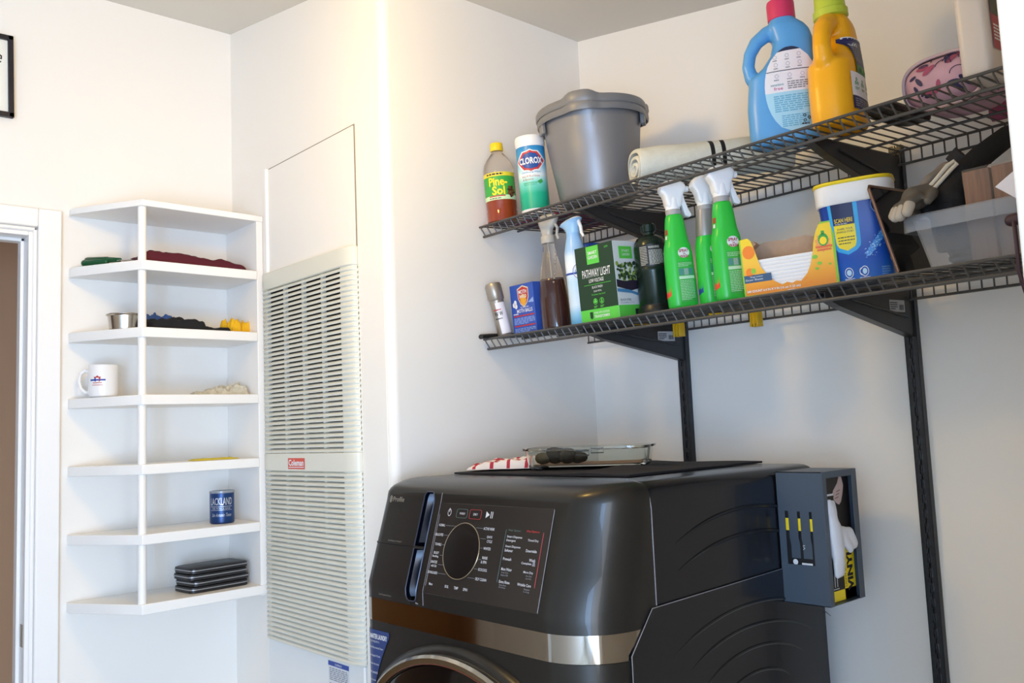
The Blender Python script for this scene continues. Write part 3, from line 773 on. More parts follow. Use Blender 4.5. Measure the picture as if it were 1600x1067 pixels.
def blue_label(t, H, wide, deep):
    g = G(); M_lb = mat('label_aqua', '#a9d8ec', .4); M_lw = mat('label_white', '#e9e7ec', .4)
    f = side_pt(H, wide, deep, .0016)
    cu, cv, ru, rv = .014, .108, .056, .092
    def strip(v0, v1, m, ff):
        n = 12
        def hw(v): return ru*math.sqrt(max(0, 1-((v-cv)/rv)**2))
        rows = 6; vs = []
        for j in range(rows+1):
            v = v0+(v1-v0)*j/rows; hh = hw(v)
            vs += [ff(cu-hh+2*hh*i/n, v) for i in range(n+1)]
        g.add(vs, [(j*(n+1)+i, j*(n+1)+i+1, (j+1)*(n+1)+i+1, (j+1)*(n+1)+i) for j in range(rows) for i in range(n)], m)
    strip(.016, .105, M_lb, f); strip(.105, .192, M_lw, f); strip(.192, .1995, mat('label_navy2', '#1f2a4a', .4), f)
    f2 = side_pt(H, wide, deep, .0022)
    g.patch(f2, cu-.050, cu+.050, .1485, .150, M_inkd, 12); g.patch(f2, cu-.052, cu+.052, .104, .1052, M_ink, 12)
    for i in range(3):
        for j in range(2):
            a = cu-.034+.024*i; b = .158+.018*j; g.disc(f2, a+.005, b+.005, .004, .0045, mat('icon_grey', '#a9a6b2', .5), 12, .8); g.lines(f2, a, b-.005, .012, .004, 1, M_inkgrey, 5)
    for i in range(3): g.disc(f2, cu-.030+.026*i, .138, .004, .0045, mat('icon_grey', '#a9a6b2', .5), 12, .8); g.lines(f2, cu-.036+.026*i, .128, .014, .004, 1, M_inkgrey, 6+i)
    g.text('sensitive', f2, cu-.044, .118, .026, .005, mat('ink_teal', '#2c8a8c', .5)); g.text('free', f2, cu-.038, .109, .018, .007, mat('ink_pink', '#c0417c', .5)); g.lines(f2, cu-.010, .108, .05, .018, 4, M_inkgrey, 3)
    g.lines(f2, cu-.040, .062, .078, .036, 8, mat('ink_paleblue', '#6fb2cf', .5), 7); g.lines(f2, cu-.028, .030, .056, .026, 6, mat('ink_paleblue', '#6fb2cf', .5), 9)
    for k in range(3): g.disc(f2, cu+.02+.006*math.cos(2.1*k), .045+.006*math.sin(2.1*k), .0035, .0035, M_inkd, 8, .5)
    g.lines(f2, cu+.010, .030, .022, .006, 1, M_inkd, 2)
    g.build('printed_label', t, label='round white and pale blue label')
pinkcap = [(.026, .268), (.0285, .270), (.0285, .304), (.027, .310), (.020, .3125), (.0, .3125)]
t = jug('detergent_jug', 'blue detergent jug with loop handle and pink cap on the upper shelf', 1.667, .957, math.radians(-53), M_bj, mat('cap_pink', '#d2365f', .4), .312, pinkcap, blue_label)
def yellow_label(t, H, wide, deep):
    g = G(); f = side_pt(H, wide, deep, .0016); f2 = side_pt(H, wide, deep, .0022)
    M_nv = mat('label_midnight', '#25285a', .4); M_lw = mat('label_white', '#e9e7ec', .4)
    g.patch(f, -.018, .058, .118, .178, M_nv, 12, 8); g.patch(f, -.018, .064, .100, .118, mat('label_leaf', '#2f7a3a', .4), 12, 2); g.patch(f, -.046, .068, .052, .100, M_lw, 14, 6); g.patch(f, -.046, .068, .026, .052, M_nv, 14, 3)
    g.patch(f, -.016, .056, .176, .180, M_ink, 8)
    g.lines(f2, -.012, .126, .064, .045, 10, M_inkgrey, 3); g.text('OXI', f2, -.012, .160, .028, .008, M_ink, .03); g.lines(f2, -.040, .030, .10, .018, 4, M_inkgrey, 8)
    for k in range(3):
        for q in range(3):
            a = PI/2+2.1*q; g.disc(f2, -.028+.030*k+.005*math.cos(a), .080+.005*math.sin(a), .0036, .0036, M_inkgreen, 8, .45)
        g.lines(f2, -.036+.030*k, .064, .018, .006, 2, M_inkgreen, k)
    for k in range(5): g.disc(f2, .0+.014*k, .109, .006, .005, (mat('leaf_a', '#1d5a2a', .5), mat('leaf_b', '#58b04a', .5))[k % 2], 8)
    g.build('printed_label', t, label='navy, green and white label')
limecap = [(.031, .232), (.034, .234), (.034, .248), (.0305, .250), (.0290, .284), (.0275, .290), (.0, .291)]
t = jug('detergent_jug', 'yellow detergent jug with lime green cap right of the blue jug', 1.664, .838, math.radians(9), M_yj, mat('cap_lime', '#bccb3e', .35), .270, limecap, yellow_label, wide=.076, deep=.047, hr=1.3)

# dark tray behind the yellow jug
g = G(); mt_ = mat('black_tray', '#17181a', .35)
g.sup([(0, .085, .060), (.003, .088, .063), (.012, .090, .065), (.012, .087, .062), (.005, .084, .059)], mt_, 40, 7)
o = g.build('plastic_tray'); o.matrix_world = Matrix.Translation(SP('u', 1.70, .735+.0, .0034)) @ Matrix.Rotation(-TU, 4, 'Y'); o.scale = (1, .45, 1)
tag(o, 'flat black plastic tray on the upper shelf between yellow jug and pink bag', 'tray')

# pink patterned pouch
t = on('u', 'lunch_bag', 'pink patterned soft lunch bag with dark zip on the upper shelf', 'bag', 1.792, .655, math.radians(0))
M_pk = mat('pink_fabric', '#c9a1b2', .6, var=.12, scale=16)
g = G(); bx_, by_, bz_ = .108, .080, .053
secs = []
for k in range(15):
    q = -1+2*k/14; r_ = (1-abs(q)**2.6)**(1/2.6) if abs(q) < 1 else .02
    secs.append((bz_*(1+q), bx_*max(.25, r_), by_*max(.25, r_)))
g.sup(secs, M_pk, 48, 3.2); bb = g.build('bag_body', t, subsurf=1)
g = G(); mz = mat('zip_brown', '#6e5a58', .5)
for off, m_, rr in ((-.004, mat('piping_pale', '#cbb3bb', .5), .0035), (.005, mz, .0022), (.012, mat('piping_pale', '#cbb3bb', .5), .003)):
    pts = []
    for k in range(40):
        a = 2*PI*k/40; c, d = math.cos(a), math.sin(a)
        pts.append((-bx_*.66+off, by_*.93*math.copysign(abs(c)**(2/2.8), c), bz_+bz_*.93*math.copysign(abs(d)**(2/2.8), d)))
    g.tube(pts, rr, m_, 8, closed=True)
g.build('zip', t, label='brown zip between pale piping')
g = G(); rr = random.Random(5); navy = mat('navy_motif', '#2e2c55', .6); rose = mat('rose_motif', '#a8506f', .6)
def bagf(u, v, off=.0012):     # front (-X) face and -Y side face of the pouch
    qz = min(.97, abs((v-bz_)/bz_)); r_ = (1-qz**2.6)**(1/2.6); A, B = bx_*r_, by_*r_
    uu = max(-.98, min(.98, u/B)); return (-A*(1-abs(uu)**3.2)**(1/3.2)-off, u, v)
def bagu(u, v, off=.0014):
    return None
for k in range(16):
    u = rr.uniform(-.05, .05); v = rr.uniform(.02, .088); a = rr.uniform(0, PI); L = rr.uniform(.007, .014)
    m_ = navy if k % 3 else rose
    ca, sa = math.cos(a), math.sin(a)
    pts = [(L*math.cos(w_)*ca-L*.4*math.sin(w_)*sa, L*math.cos(w_)*sa+L*.4*math.sin(w_)*ca) for w_ in [2*PI*i/12 for i in range(12)]]
    g.poly(lambda p, q, u=u, v=v: bagf(u+p, v+q), pts, m_)
for k in range(5):
    u0, v0 = rr.uniform(-.04, .03), rr.uniform(.05, .09)
    g.tube([bagf(u0+.014*math.cos(w_), v0+.012*math.sin(w_), .001) for w_ in [PI*i/8 for i in range(9)]], .0007, navy, 5)
# motifs on the side facing right and on the underside
for k in range(14):
    x = rr.uniform(-.08, .08); v = rr.uniform(.02, .088); a = rr.uniform(0, PI); ca, sa = math.cos(a), math.sin(a); L = rr.uniform(.009, .018)
    def sf(p, q, x=x, v=v):
        qz = min(.97, abs((v+q-bz_)/bz_)); r_ = (1-qz**2.6)**(1/2.6); A, B = bx_*r_, by_*r_; uu = max(-.98, min(.98, (x+p)/A)); return (x+p, -B*(1-abs(uu)**3.2)**(1/3.2)-.0012, v+q)
    g.poly(sf, [(L*math.cos(w_)*ca-L*.4*math.sin(w_)*sa, L*math.cos(w_)*sa+L*.4*math.sin(w_)*ca) for w_ in [2*PI*i/12 for i in range(12)]], navy if k % 3 else rose)
g.build('printed_motifs', bb, label='navy and rose leaf motifs')
# rose cloth flap behind the pouch
g = G(); g.sup([(0, .05, .008), (.01, .055, .012), (.08, .052, .012), (.12, .035, .008), (.15, .010, .004)], mat('rose_fabric', '#ab5a76', .7, bump=.3), 30, 2.6)
o = g.build('rose_pouch', angle=70); o.matrix_world = Matrix.Translation(SP('u', 1.930, .600, .0034)) @ Matrix.Rotation(-TU, 4, 'Y') @ Matrix.Rotation(math.radians(85), 4, 'Z')
tag(o, 'dusky rose fabric pouch standing behind the pink patterned bag', 'pouch')
# off-white jug at the right edge with a red label
t = on('u', 'bleach_jug', 'tall off-white plastic jug with red label at right end of upper shelf', 'jug', 1.640, .5490, math.radians(0))
g = G(); mo = mat('offwhite_plastic', '#d5cbc4', .35); H = .30
g.sup([(0, .052, .021), (.004, .057, .0255), (.012, .0595, .0280), (.20, .060, .0285), (.225, .055, .026), (.25, .035, .022), (.262, .020, .018)], mo, 48, 5); g.build('jug_body', t)
g = G(); g.lathe([(.018, .262), (.019, .265), (.019, .288), (.017, .291), (0, .291)], mat('cap_white', '#e9e6e2', .35), 28); g.build('cap', t)
g = G(); f = flat((-.046, -.0288, .0), (1, 0, 0), (0, 0, 1)); g.patch(f, 0, .095, .045, .20, mat('label_red', '#a3122e', .4), 2); f1 = flat((-.046, -.0292, .0), (1, 0, 0), (0, 0, 1)); g.patch(f1, .0, .055, .105, .14, mat('label_olive', '#2f3a24', .4), 1); g.lines(f1, .006, .06, .042, .03, 5, M_ink, 2)
g.build('printed_label', t, label='red label')
# ================================================================== LOWER SHELF
# black handle sticking out at the left end
g = G(); mbh = mat('black_nylon', '#141414', .35)
g.tube([(0, 0, .006), (.03, .0, .006), (.09, 0, .006), (.15, 0, .006)], [.011, .0115, .008, .006], mbh, 14); g.v = [(x, y, .0005+z*.6) for x, y, z in g.v]
g.tube([(.15, 0, .004), (.19, .0, .004)], .004, mbh, 8)
g.prism([(.19, -.02), (.20, -.03), (.29, -.035), (.29, .035), (.20, .03), (.19, .02)], lambda u, v, q: (u, v, q), .002, .0045, mbh)
o = g.build('spatula', bevel=0); o.matrix_world = Matrix.Translation(SP('l', 1.535, 1.838, .0036)) @ Matrix.Rotation(-TL_, 4, 'Y') @ Matrix.Rotation(math.radians(-6), 4, 'Z')
tag(o, 'black nylon spatula whose handle sticks out past left end of lower shelf', 'spatula')
# silver spray canister, leaning
t = on('l', 'spray_canister', 'brushed silver aerosol canister leaning at the left end of lower shelf', 'canister', 1.600, 1.812, math.radians(0), e=.0045)
t.matrix_world = t.matrix_world @ Matrix.Rotation(math.radians(-7), 4, 'Y') @ Matrix.Rotation(math.radians(-4), 4, 'X')
msl = mat('brushed_silver', '#a59c90', .35, metal=.7)
g = G(); g.lathe([(.018, 0), (.0195, .003), (.0195, .100)], msl, 36); g.build('can', t)
g = G(); g.lathe([(.0205, .100), (.0225, .103), (.0225, .140), (.020, .147), (.012, .149), (0, .149)], msl, 36, cap0=True); g.build('cap', t)
g = G(); th = math.radians(40); f = cyl(.0195, th, .0004); g.patch(f, -.004, .030, .006, .092, mat('label_white', '#e9e7ec', .4), 16); f1 = cyl(.0195, th, .0008)
g.text('W', f1, -.012, .056, .012, .012, M_inkd, .02); g.text('W', f1, .002, .056, .010, .012, M_inkd, .02); g.lines(f1, -.012, .070, .03, .006, 1, M_inkred, 2); g.lines(f1, -.012, .046, .028, .005, 1, M_inkd, 2)
g.build('printed_label', t, label='white paper label')
# moth ball box
def box_item(name, label, cat, x, y, rz, w_, d_, h_, m, s='l', extra=None):
    t = on(s, name, label, cat, x, y, rz)
    g = G(); g.box(-d_/2, d_/2, -w_/2, w_/2, 0, h_, m); b = g.build('carton', t, bevel=.0008)
    return t, flat((-d_/2-.0004, w_/2, 0), (0, -1, 0), (0, 0, 1)), flat((-d_/2-.0008, w_/2, 0), (0, -1, 0), (0, 0, 1)), flat((-d_/2-.0012, w_/2, 0), (0, -1, 0), (0, 0, 1))
t, f0, f1, f2 = box_item('moth_ball_box', 'blue carton of moth balls with orange shield emblem on the lower shelf', 'box', 1.636, 1.7420, math.radians(-4), .100, .045, .134, mat('carton_blue', '#3355ae', .45))
g = G()
sh = lambda c, d, s: [(c-.024*s, d+.022*s), (c-.012*s, d+.026*s), (c, d+.030*s), (c+.012*s, d+.026*s), (c+.024*s, d+.022*s), (c+.023*s, d-.004*s), (c+.014*s, d-.020*s), (c, d-.030*s), (c-.014*s, d-.020*s), (c-.023*s, d-.004*s)]
g.poly(f0, sh(.056, .100, 1.0), mat('shield_rim', '#d9c8b0', .5)); g.poly(f1, sh(.056, .100, .88), M_inkred); g.poly(f2, sh(.056, .090, .55), mat('shield_gold', '#e0a232', .5))
f3 = flat((-.0225-.0016, .050, 0), (0, -1, 0), (0, 0, 1))
g.text('MOTH', f3, .039, .107, .034, .011, M_ink, .012); g.text('SHIELD', f3, .040, .096, .032, .009, M_ink, .012); g.text('MOTH BALLS', f1, .024, .057, .066, .010, M_ink, .012); g.text('OLD FASHIONED', f1, .040, .069, .036, .004, M_ink)
for a, b in ((.014, .080), (.020, .086), (.022, .076)): g.disc(f1, a, b, .006, .007, M_ink, 12)
g.poly(f1, [(.074, .082), (.098, .094), (.098, .080)], mat('pale_blue_print', '#8fa8dd', .5))
for z0 in (.047, .020): g.patch(f1, .008, .096, z0, z0+.0035, M_inkred, 1)
g.lines(f1, .008, .026, .088, .018, 5, mat('pale_blue_print', '#8fa8dd', .5), 3); g.lines(f1, .008, .004, .088, .012, 3, mat('pale_blue_print', '#8fa8dd', .5), 4); g.lines(f1, .008, .052, .03, .005, 1, M_ink, 4)
g.build('printed_graphics', t, label='white, red and orange print')
# brown spray bottle
t = on('l', 'spray_bottle', 'clear spray bottle of dark brown liquid between blue box and air freshener', 'spray bottle', 1.630, 1.638, math.radians(10))
g = G(); g.lathe([(.034, 0), (.0385, .004), (.0385, .030), (.0375, .075), (.033, .125), (.026, .165), (.019, .195), (.0155, .215), (.0155, .235)], M_clear, 40); g.build('bottle_body', t)
g = G(); g.lathe([(.034, -.0002), (.0388, .004), (.0388, .030), (.0378, .075), (.0333, .125), (.0310, .132), (.0, .1325)], mat('brown_liquid', '#34140d', .08, coat=.5), 40); g.build('cleaning_liquid', t)
g = G(); mh = mat('frosted_grey_plastic', '#c9c4ba', .3, trans=.25)
g.lathe([(.018, .226), (.0185, .228), (.0185, .243), (.016, .247)], mh, 28); g.build('collar', t)
g = G(); g.sup([(.245, .012, .014), (.262, .013, .017), (.274, .013, .026, 0, -.004), (.288, .014, .032, 0, -.006), (.298, .011, .027, 0, -.006), (.302, .005, .015, 0, -.004)], mh, 28, 2.4); hd = g.build('spray_head', t)
g = G(); g.tube([(0, -.026, .276), (0, -.034, .262), (0, -.030, .245), (0, -.034, .232)], .004, mh, 8); g.build('trigger', hd)
g = G(); g.rod((0, 0, .01), (0, 0, .235), .002, mh, 8); g.build('dip_tube', t)
g = G(); M_emb = mat('embossed_clear', '#b9afa5', .25, trans=.4)
for k in range(9): g.ball((-.0335*math.cos(.7+.08*k)*(1-.030*k), -.0335*math.sin(.7+.08*k)*(1-.030*k), .120+.010*k), .0028, M_emb, 8)
g.build('embossed_dots', t)
# air freshener bottle
t = on('l', 'air_freshener', 'tall pale blue air freshener bottle with flared top behind the green carton', 'air freshener', 1.634, 1.550, math.radians(0))
M_fb = ramp_mat('freshener_wrap', [(0.0, '#5fb2e3'), (.03, '#9fd0ea'), (.05, '#dcebf5'), (.11, '#c3dff0'), (.15, '#eef4fa'), (.175, '#d8e8f5'), (.19, '#9fc6ec'), (.23, '#8fbdea')], 1, .3, 'grad')
g = G(); g.lathe([(.026, 0), (.0285, .004), (.0285, .150), (.0275, .185), (.0215, .212), (.0175, .228), (.017, .238)], M_fb, 40); g.build('bottle_body', t)
g = G(); mfb = mat('freshener_blue', '#9cc6ea', .3)
g.sup([(.236, .0175, .0175, 0, 0, 2), (.246, .018, .019, 0, 0, 2), (.258, .020, .026, 0, .002, 2), (.266, .022, .034, 0, .004, 2.2)], mfb, 36, 2); 
g.v = [(x, y, z+(-.22*y if z > .24 else 0)) for x, y, z in g.v]; hd = g.build('spray_head', t)
g = G(); g.sup([(.266, .022, .034, 0, .004, 2.2), (.270, .018, .030, 0, .004, 2.2)], M_wp, 36, 2.2); g.v = [(x, y, z-.22*y) for x, y, z in g.v]; g.build('head_top', hd, label='white top rim')
g = G(); g.tube([(0, -.022, .266), (0, -.029, .248), (0, -.030, .232), (0, -.036, .222)], [.005, .0045, .004, .003], M_wp, 8); g.build('trigger', hd)
g = G(); th = math.radians(38); f = cyl(.0285, th, .0004); f1 = cyl(.0285, th, .0008); f2 = cyl(.0285, th, .0012)
g.patch(f, -.050, .050, .128, .133, M_inkblue, 16); g.disc(f1, .010, .135, .018, .020, M_ink, 24); g.disc(f2, .010, .135, .018, .020, M_inkblue, 24, .93); g.text('febreze', f2, -.004, .129, .028, .011, M_inkblue, 0, .2)
g.build('printed_label', t, label='white and blue swirl label')
# green path light carton
t, f0, f1, f2 = box_item('light_carton', 'dark green carton of a pathway light standing on the lower shelf', 'box', 1.628, 1.4420, math.radians(0), .124, .088, .185, mat('carton_white', '#d9dcdc', .45))
Mgd = mat('carton_dark_green', '#1d3a26', .45); Mgl = mat('carton_lime', '#5ec94a', .45)
g = G(); W_ = .124
g.patch(f0, 0, W_, .030, .185, Mgd, 1); g.patch(f0, 0, W_, 0, .030, Mgl, 1); g.patch(f1, .038, .078, .140, .183, Mgl, 1)
g.text('SMART', f2, .043, .163, .030, .008, M_ink, .01); g.text('GARDEN', f2, .043, .152, .030, .008, M_ink, .01)
g.text('PATHWAY LIGHT', f1, .018, .108, .092, .020, M_ink, .008); g.text('LOW VOLTAGE', f1, .038, .095, .048, .009, M_ink, .01); g.patch(f1, .020, .108, .0895, .0905, Mgl, 1)
g.text('BLACK FINISH', f1, .046, .080, .034, .006, M_ink); g.text('SOLID METAL', f1, .050, .071, .026, .004, M_ink); g.text('50 Lumens | Stay Install', f1, .042, .062, .044, .005, Mgl)
for a in (.052, .073): g.disc(f1, a, .048, .007, .0075, Mgl, 20, .82); g.lines(f1, a-.006, .032, .012, .006, 2, Mgl, 3)
g.poly(f1, [(.046, .046), (.052, .056), (.058, .046), (.052, .044)], Mgl); g.patch(f1, .0715, .0745, .044, .053, Mgl, 1); g.poly(f1, [(.069, .047), (.077, .047), (.073, .042)], Mgl)
g.poly(f1, [(.030, .024), (.040, .024), (.040, .010), (.035, .006), (.030, .010)], Mgd); g.text('TRANSFORMER', f1, .044, .008, .050, .007, M_ink, .01); g.text('WORKS WITH OUTDOOR', f1, .044, .018, .050, .005, M_ink); g.text('60W', f1, .098, .172, .012, .005, Mgl)
g.build('front_print', t, label='dark green and lime printed front')
g = G(); fs_ = lambda o: flat((-.044, -.062-o, 0), (1, 0, 0), (0, 0, 1))
g.patch(fs_(.0004), 0, .088, 0, .030, Mgl, 1); g.patch(fs_(.0004), .020, .068, .142, .172, Mgl, 1); g.text('SMART', fs_(.0008), .030, .158, .028, .006, M_ink); g.text('GARDEN', fs_(.0008), .030, .149, .028, .006, M_ink)
Mleaf = [mat('leaf_c', '#3e5a24', .6), mat('leaf_d', '#8fa64a', .6), mat('leaf_e', '#24381c', .6)]
rr = random.Random(3)
for k in range(70):
    g.disc(fs_(.0005+.00001*k), rr.uniform(.008, .080), rr.uniform(.085, .128)+.004, rr.uniform(.003, .006), rr.uniform(.003, .006), Mleaf[k % 3], 7)
g.poly(fs_(.0013), [(0, .092), (.03, .087), (.06, .090), (.088, .088), (.088, .070), (.05, .064), (.02, .070), (0, .074)], mat('soil_purple', '#2c2233', .6))
pts = [(.0, .072), (.03, .070), (.06, .062), (.088, .050)]
g.poly(fs_(.0014), [(0, .070), (.04, .067), (.088, .055), (.088, .048), (.05, .058), (.0, .062)], mat('pond_blue', '#4f86b0', .4))
g.text('BLACK STEEL', fs_(.0008), .008, .040, .04, .005, M_inkd); g.text('50 LUMENS | STAY', fs_(.0008), .008, .033, .05, .004, M_inkgrey); g.patch(fs_(.0008), .058, .074, .006, .020, M_inkd, 1)
g.build('side_print', t, label='garden picture print')
# blue capped white jug behind the carton
t = on('l', 'white_jug', 'white jug with wide blue cap standing behind the green carton', 'jug', 1.785, 1.640, 0)
g = G(); g.sup([(0, .045, .042), (.005, .05, .047), (.15, .05, .047), (.185, .036, .036), (.200, .030, .030, 0, 0, 2)], M_wp, 36, 3); g.build('jug_body', t)
g = G(); g.lathe([(.031, .200), (.034, .202), (.034, .222), (.032, .226), (0, .226)], mat('cap_blue', '#2257b8', .35), 32)
for k in range(32): a = 2*PI*k/32; g.box(-.001, .0012, -.0012, .0012, .203, .222, mat('cap_blue', '#2257b8', .35), tf=lambda v, a=a: (v[0]+.034*math.cos(a), v[1]+.034*math.sin(a), v[2]))
g.build('cap', t)
t = on('l', 'gabled_carton', 'pale carton with folded gable top behind the dark green carton', 'carton', 1.790, 1.475, math.radians(15))
g = G(); mc = mat('pale_card', '#cfc9c4', .6)
g.prism([(-.035, 0), (.035, 0), (.035, .185), (.004, .212), (-.004, .212), (-.035, .185)], lambda u, v, q: (u, q, v), -.045, .045, mc); g.build('carton', t, bevel=.001)
g = G(); g.patch(flat((-.0355, .04, 0), (0, -1, 0), (0, 0, 1)), .015, .065, .120, .170, M_inkgrey, 1); g.build('label_panel', t)
# propane cylinder
t = on('l', 'gas_cylinder', 'squat dark green gas cylinder with white printed text between carton and spray bottles', 'gas cylinder', 1.672, 1.338, 0)
M_pr = mat('cylinder_green', '#1a2922', .22, metal=.3)
g = G(); g.lathe([(.038, 0), (.040, .003), (.040, .098), (.0412, .101), (.0412, .108), (.040, .111), (.040, .160), (.0375, .174), (.030, .185), (.018, .191), (.015, .192)], M_pr, 44); g.build('cylinder_body', t)
g = G(); g.lathe([(.044, 0), (.0455, .002), (.0455, .014), (.0415, .020), (.0412, .024)], mat('black_plastic', '#101112', .35), 44); g.build('foot_ring', t)
g = G(); g.lathe([(.013, .190), (.013, .198), (.0165, .199), (.0165, .216), (.014, .219), (0, .219)], M_pr, 24); g.build('valve', t)
g = G()
for k in range(12):
    a = 2*PI*k/12; g.box(-.001, .001, -.002, .002, .200, .215, M_pr, tf=lambda v, a=a: ((.0168+v[0])*math.cos(a)-v[1]*math.sin(a), (.0168+v[0])*math.sin(a)+v[1]*math.cos(a), v[2]))
g.build('valve_ridges', t)
g = G(); th = math.radians(40); f = cyl(.040, th, .0004); f1 = cyl(.040, th, .0008); ip = mat('cylinder_print', '#c9c9bf', .5)
g.patch(cyl(.040, th, .0003), -.030, .052, .113, .172-.006, mat('cylinder_label_black', '#1a1c1b', .35), 20, 1)
g.text('WARNING', f1, -.006, .155, .026, .006, ip, .01); g.text('PROPANE', f1, .030, .135, .018, .007, ip); g.lines(f1, -.006, .116, .034, .036, 13, ip, 3, .4); g.lines(f1, -.028, .116, .018, .046, 12, ip, 9, .4); g.lines(f1, .030, .120, .018, .012, 3, ip, 9, .4)
g.build('printed_label', t, label='white warning text')

# three green spray bottles
M_sg = mat('spray_green', '#2fbf41', .28); M_sgw = mat('grey_collar', '#a5a3a3', .4); M_hd = mat('white_head', '#efeff0', .28)
def spray(x, y, rz, label, band):
    t = on('l', 'trigger_spray_bottle', label, 'spray bottle', x, y, rz, group='green stain remover spray bottles')
    g = G()
    g.sup([(0, .021, .030), (.004, .0235, .0330), (.012, .0245, .0340), (.060, .0245, .0340), (.110, .0240, .0325), (.138, .0235, .0310), (.149, .0215, .0280), (.156, .0205, .0255), (.175, .0200, .0240), (.200, .0190, .0215), (.213, .0180, .0195, 0, 0, 2.2), (.219, .016, .016, 0, 0, 2)], M_sg, 40, 2.8)
    b = g.build('bottle_body', t, subsurf=1)
    if band:
        g = G(); g.sup([(.158, .0213, .0262), (.161, .0215, .0265), (.178, .0206, .0246), (.200, .0198, .0224), (.218, .0185, .0200)], mat('grey_shrink_band', '#9c9794', .3, metal=.4), 40, 2.7); g.build('shrink_band', t, label='grey metallic band round the neck')
    g = G(); g.lathe([(.0175, .216), (.0178, .218), (.0178, .226), (.017, .228)], M_sgw, 30); g.build('collar', t)
    # head, nozzle towards -Y (right in the photo)
    g = G(); z0 = .227
    out = [(-.0185, 0), (.0185, 0), (.0180, .022), (.021, .034), (.028, .041), (.0300, .048), (.028, .058), (.018, .067), (.000, .071), (-.018, .068), (-.029, .062), (-.034, .054), (-.033, .045), (-.028, .039), (-.023, .030), (-.020, .014)]
    N = len(out); rings = []
    for (q, s_) in ((-.0160, .45), (-.0145, .78), (-.010, .95), (0, 1.0), (.010, .95), (.0145, .78), (.0160, .45)):
        cy_, cz_ = 0, .036
        rings.append([(q, cy_+(a-cy_)*(1-(1-s_)*.35), z0+cz_+(b-cz_)*(1-(1-s_)*.30)) for a, b in out])
    g.loft(rings, M_hd); hd = g.build('spray_head', t, angle=60, subsurf=1)
    g = G(); g.lathe([(.017, .227), (.0172, .230), (.0168, .250), (.015, .262)], M_hd, 28); g.build('head_skirt', hd)
    g = G(); g.prism([(-.020, .040), (-.026, .038), (-.029, .020), (-.036, -.002), (-.042, -.014), (-.036, -.019), (-.026, -.015), (-.022, .002), (-.019, .020)], lambda u, v, q: (q, u, z0+v), -.007, .007, M_hd); g.build('trigger', hd, bevel=.002)
    g = G(); g.lathe([(.0, 0), (.0065, 0), (.007, .002), (.007, .010)], M_hd, 16); g.v = [(x_, -.030-z_, z0+.047+y_) for x_, y_, z_ in g.v]; g.build('nozzle', hd)
    # print: back label faces the viewer's right side, red flash low at left
    g = G()
    def fz(o):
        return se_wrap(lambda v: .0245-.0012*v/.15 if v < .15 else .0205-.025*(v-.156), lambda v: .0340-.003*v/.15 if v < .15 else .0255-.07*(v-.156), 2.8, o)
    F = fz(.0006); F1 = fz(.0010); F2 = fz(.0014)
    g.patch(F, -.012, .026, .014, .106, mat('spray_green_print', '#3fae4c', .4), 10, 3)
    g.disc(F, .006, .126, .014, .012, M_ink, 18); g.text('SPRAY', F1, -.0055, .127, .023, .007, mat('red_logo', '#a32a30', .5), .03); g.text("'n", F1, .003, .1215, .006, .005, mat('red_logo', '#a32a30', .5), .02); g.text('WASH', F1, -.0045, .114, .021, .007, mat('red_logo', '#a32a30', .5), .03)
    for k, c in enumerate((mat('tile_teal', '#4d8f86', .5), mat('tile_grey', '#8faaa0', .5), mat('tile_teal', '#4d8f86', .5))):
        g.patch(F1, -.010+.0115*k, .0+.0115*k, .075, .090, c, 2)
    g.patch(F1, -.011, .025, .066, .073, mat('pale_green_print', '#bfe3c1', .5), 6); g.lines(F1, -.010, .018, .032, .046, 13, mat('pale_green_print', '#bfe3c1', .5), 3, .35); g.lines(F1, -.010, .094, .032, .010, 3, mat('pale_green_print', '#bfe3c1', .5), 4, .35)
    flash = M_inkblue if band else mat('orange_red', '#e4482a', .4)
    g.patch(lambda u, v: F(u, v+.25*(u+.035)), -.056, -.032, .030, .054, flash, 6, 2)
    if not band: g.patch(F, -.046, -.034, .170, .182, M_inkred, 4); g.patch(F, -.046, -.036, .160, .168, M_ink, 4)
    g.build('printed_label', t, label='red, white and pale green print')
spray(1.632, 1.2290, math.radians(56), 'green trigger spray bottle standing right next to the dark gas cylinder', False)
spray(1.672, 1.1700, math.radians(56), 'green trigger spray bottle with grey neck band, between the two other green bottles', True)
spray(1.625, 1.0930, math.radians(56), 'green trigger spray bottle partly hidden by the yellow and orange tear-open box', False)

# dryer sheet box with torn front
t = on('l', 'dryer_sheet_box', 'yellow and orange box torn open at the front showing stacked white sheets', 'box', 1.672, .968, math.radians(17))
W_, D_, H_ = .192, .088, .132
M_cb = mat('raw_cardboard', '#b3977f', .85, var=.06, scale=60)
M_ob = ramp_mat('citrus_print', [(0.0, '#e58a1f'), (.035, '#efa21e'), (.07, '#f6c23a'), (.12, '#f3d21f')], 1, .4, 'grad')
g = G(); th_ = .0012
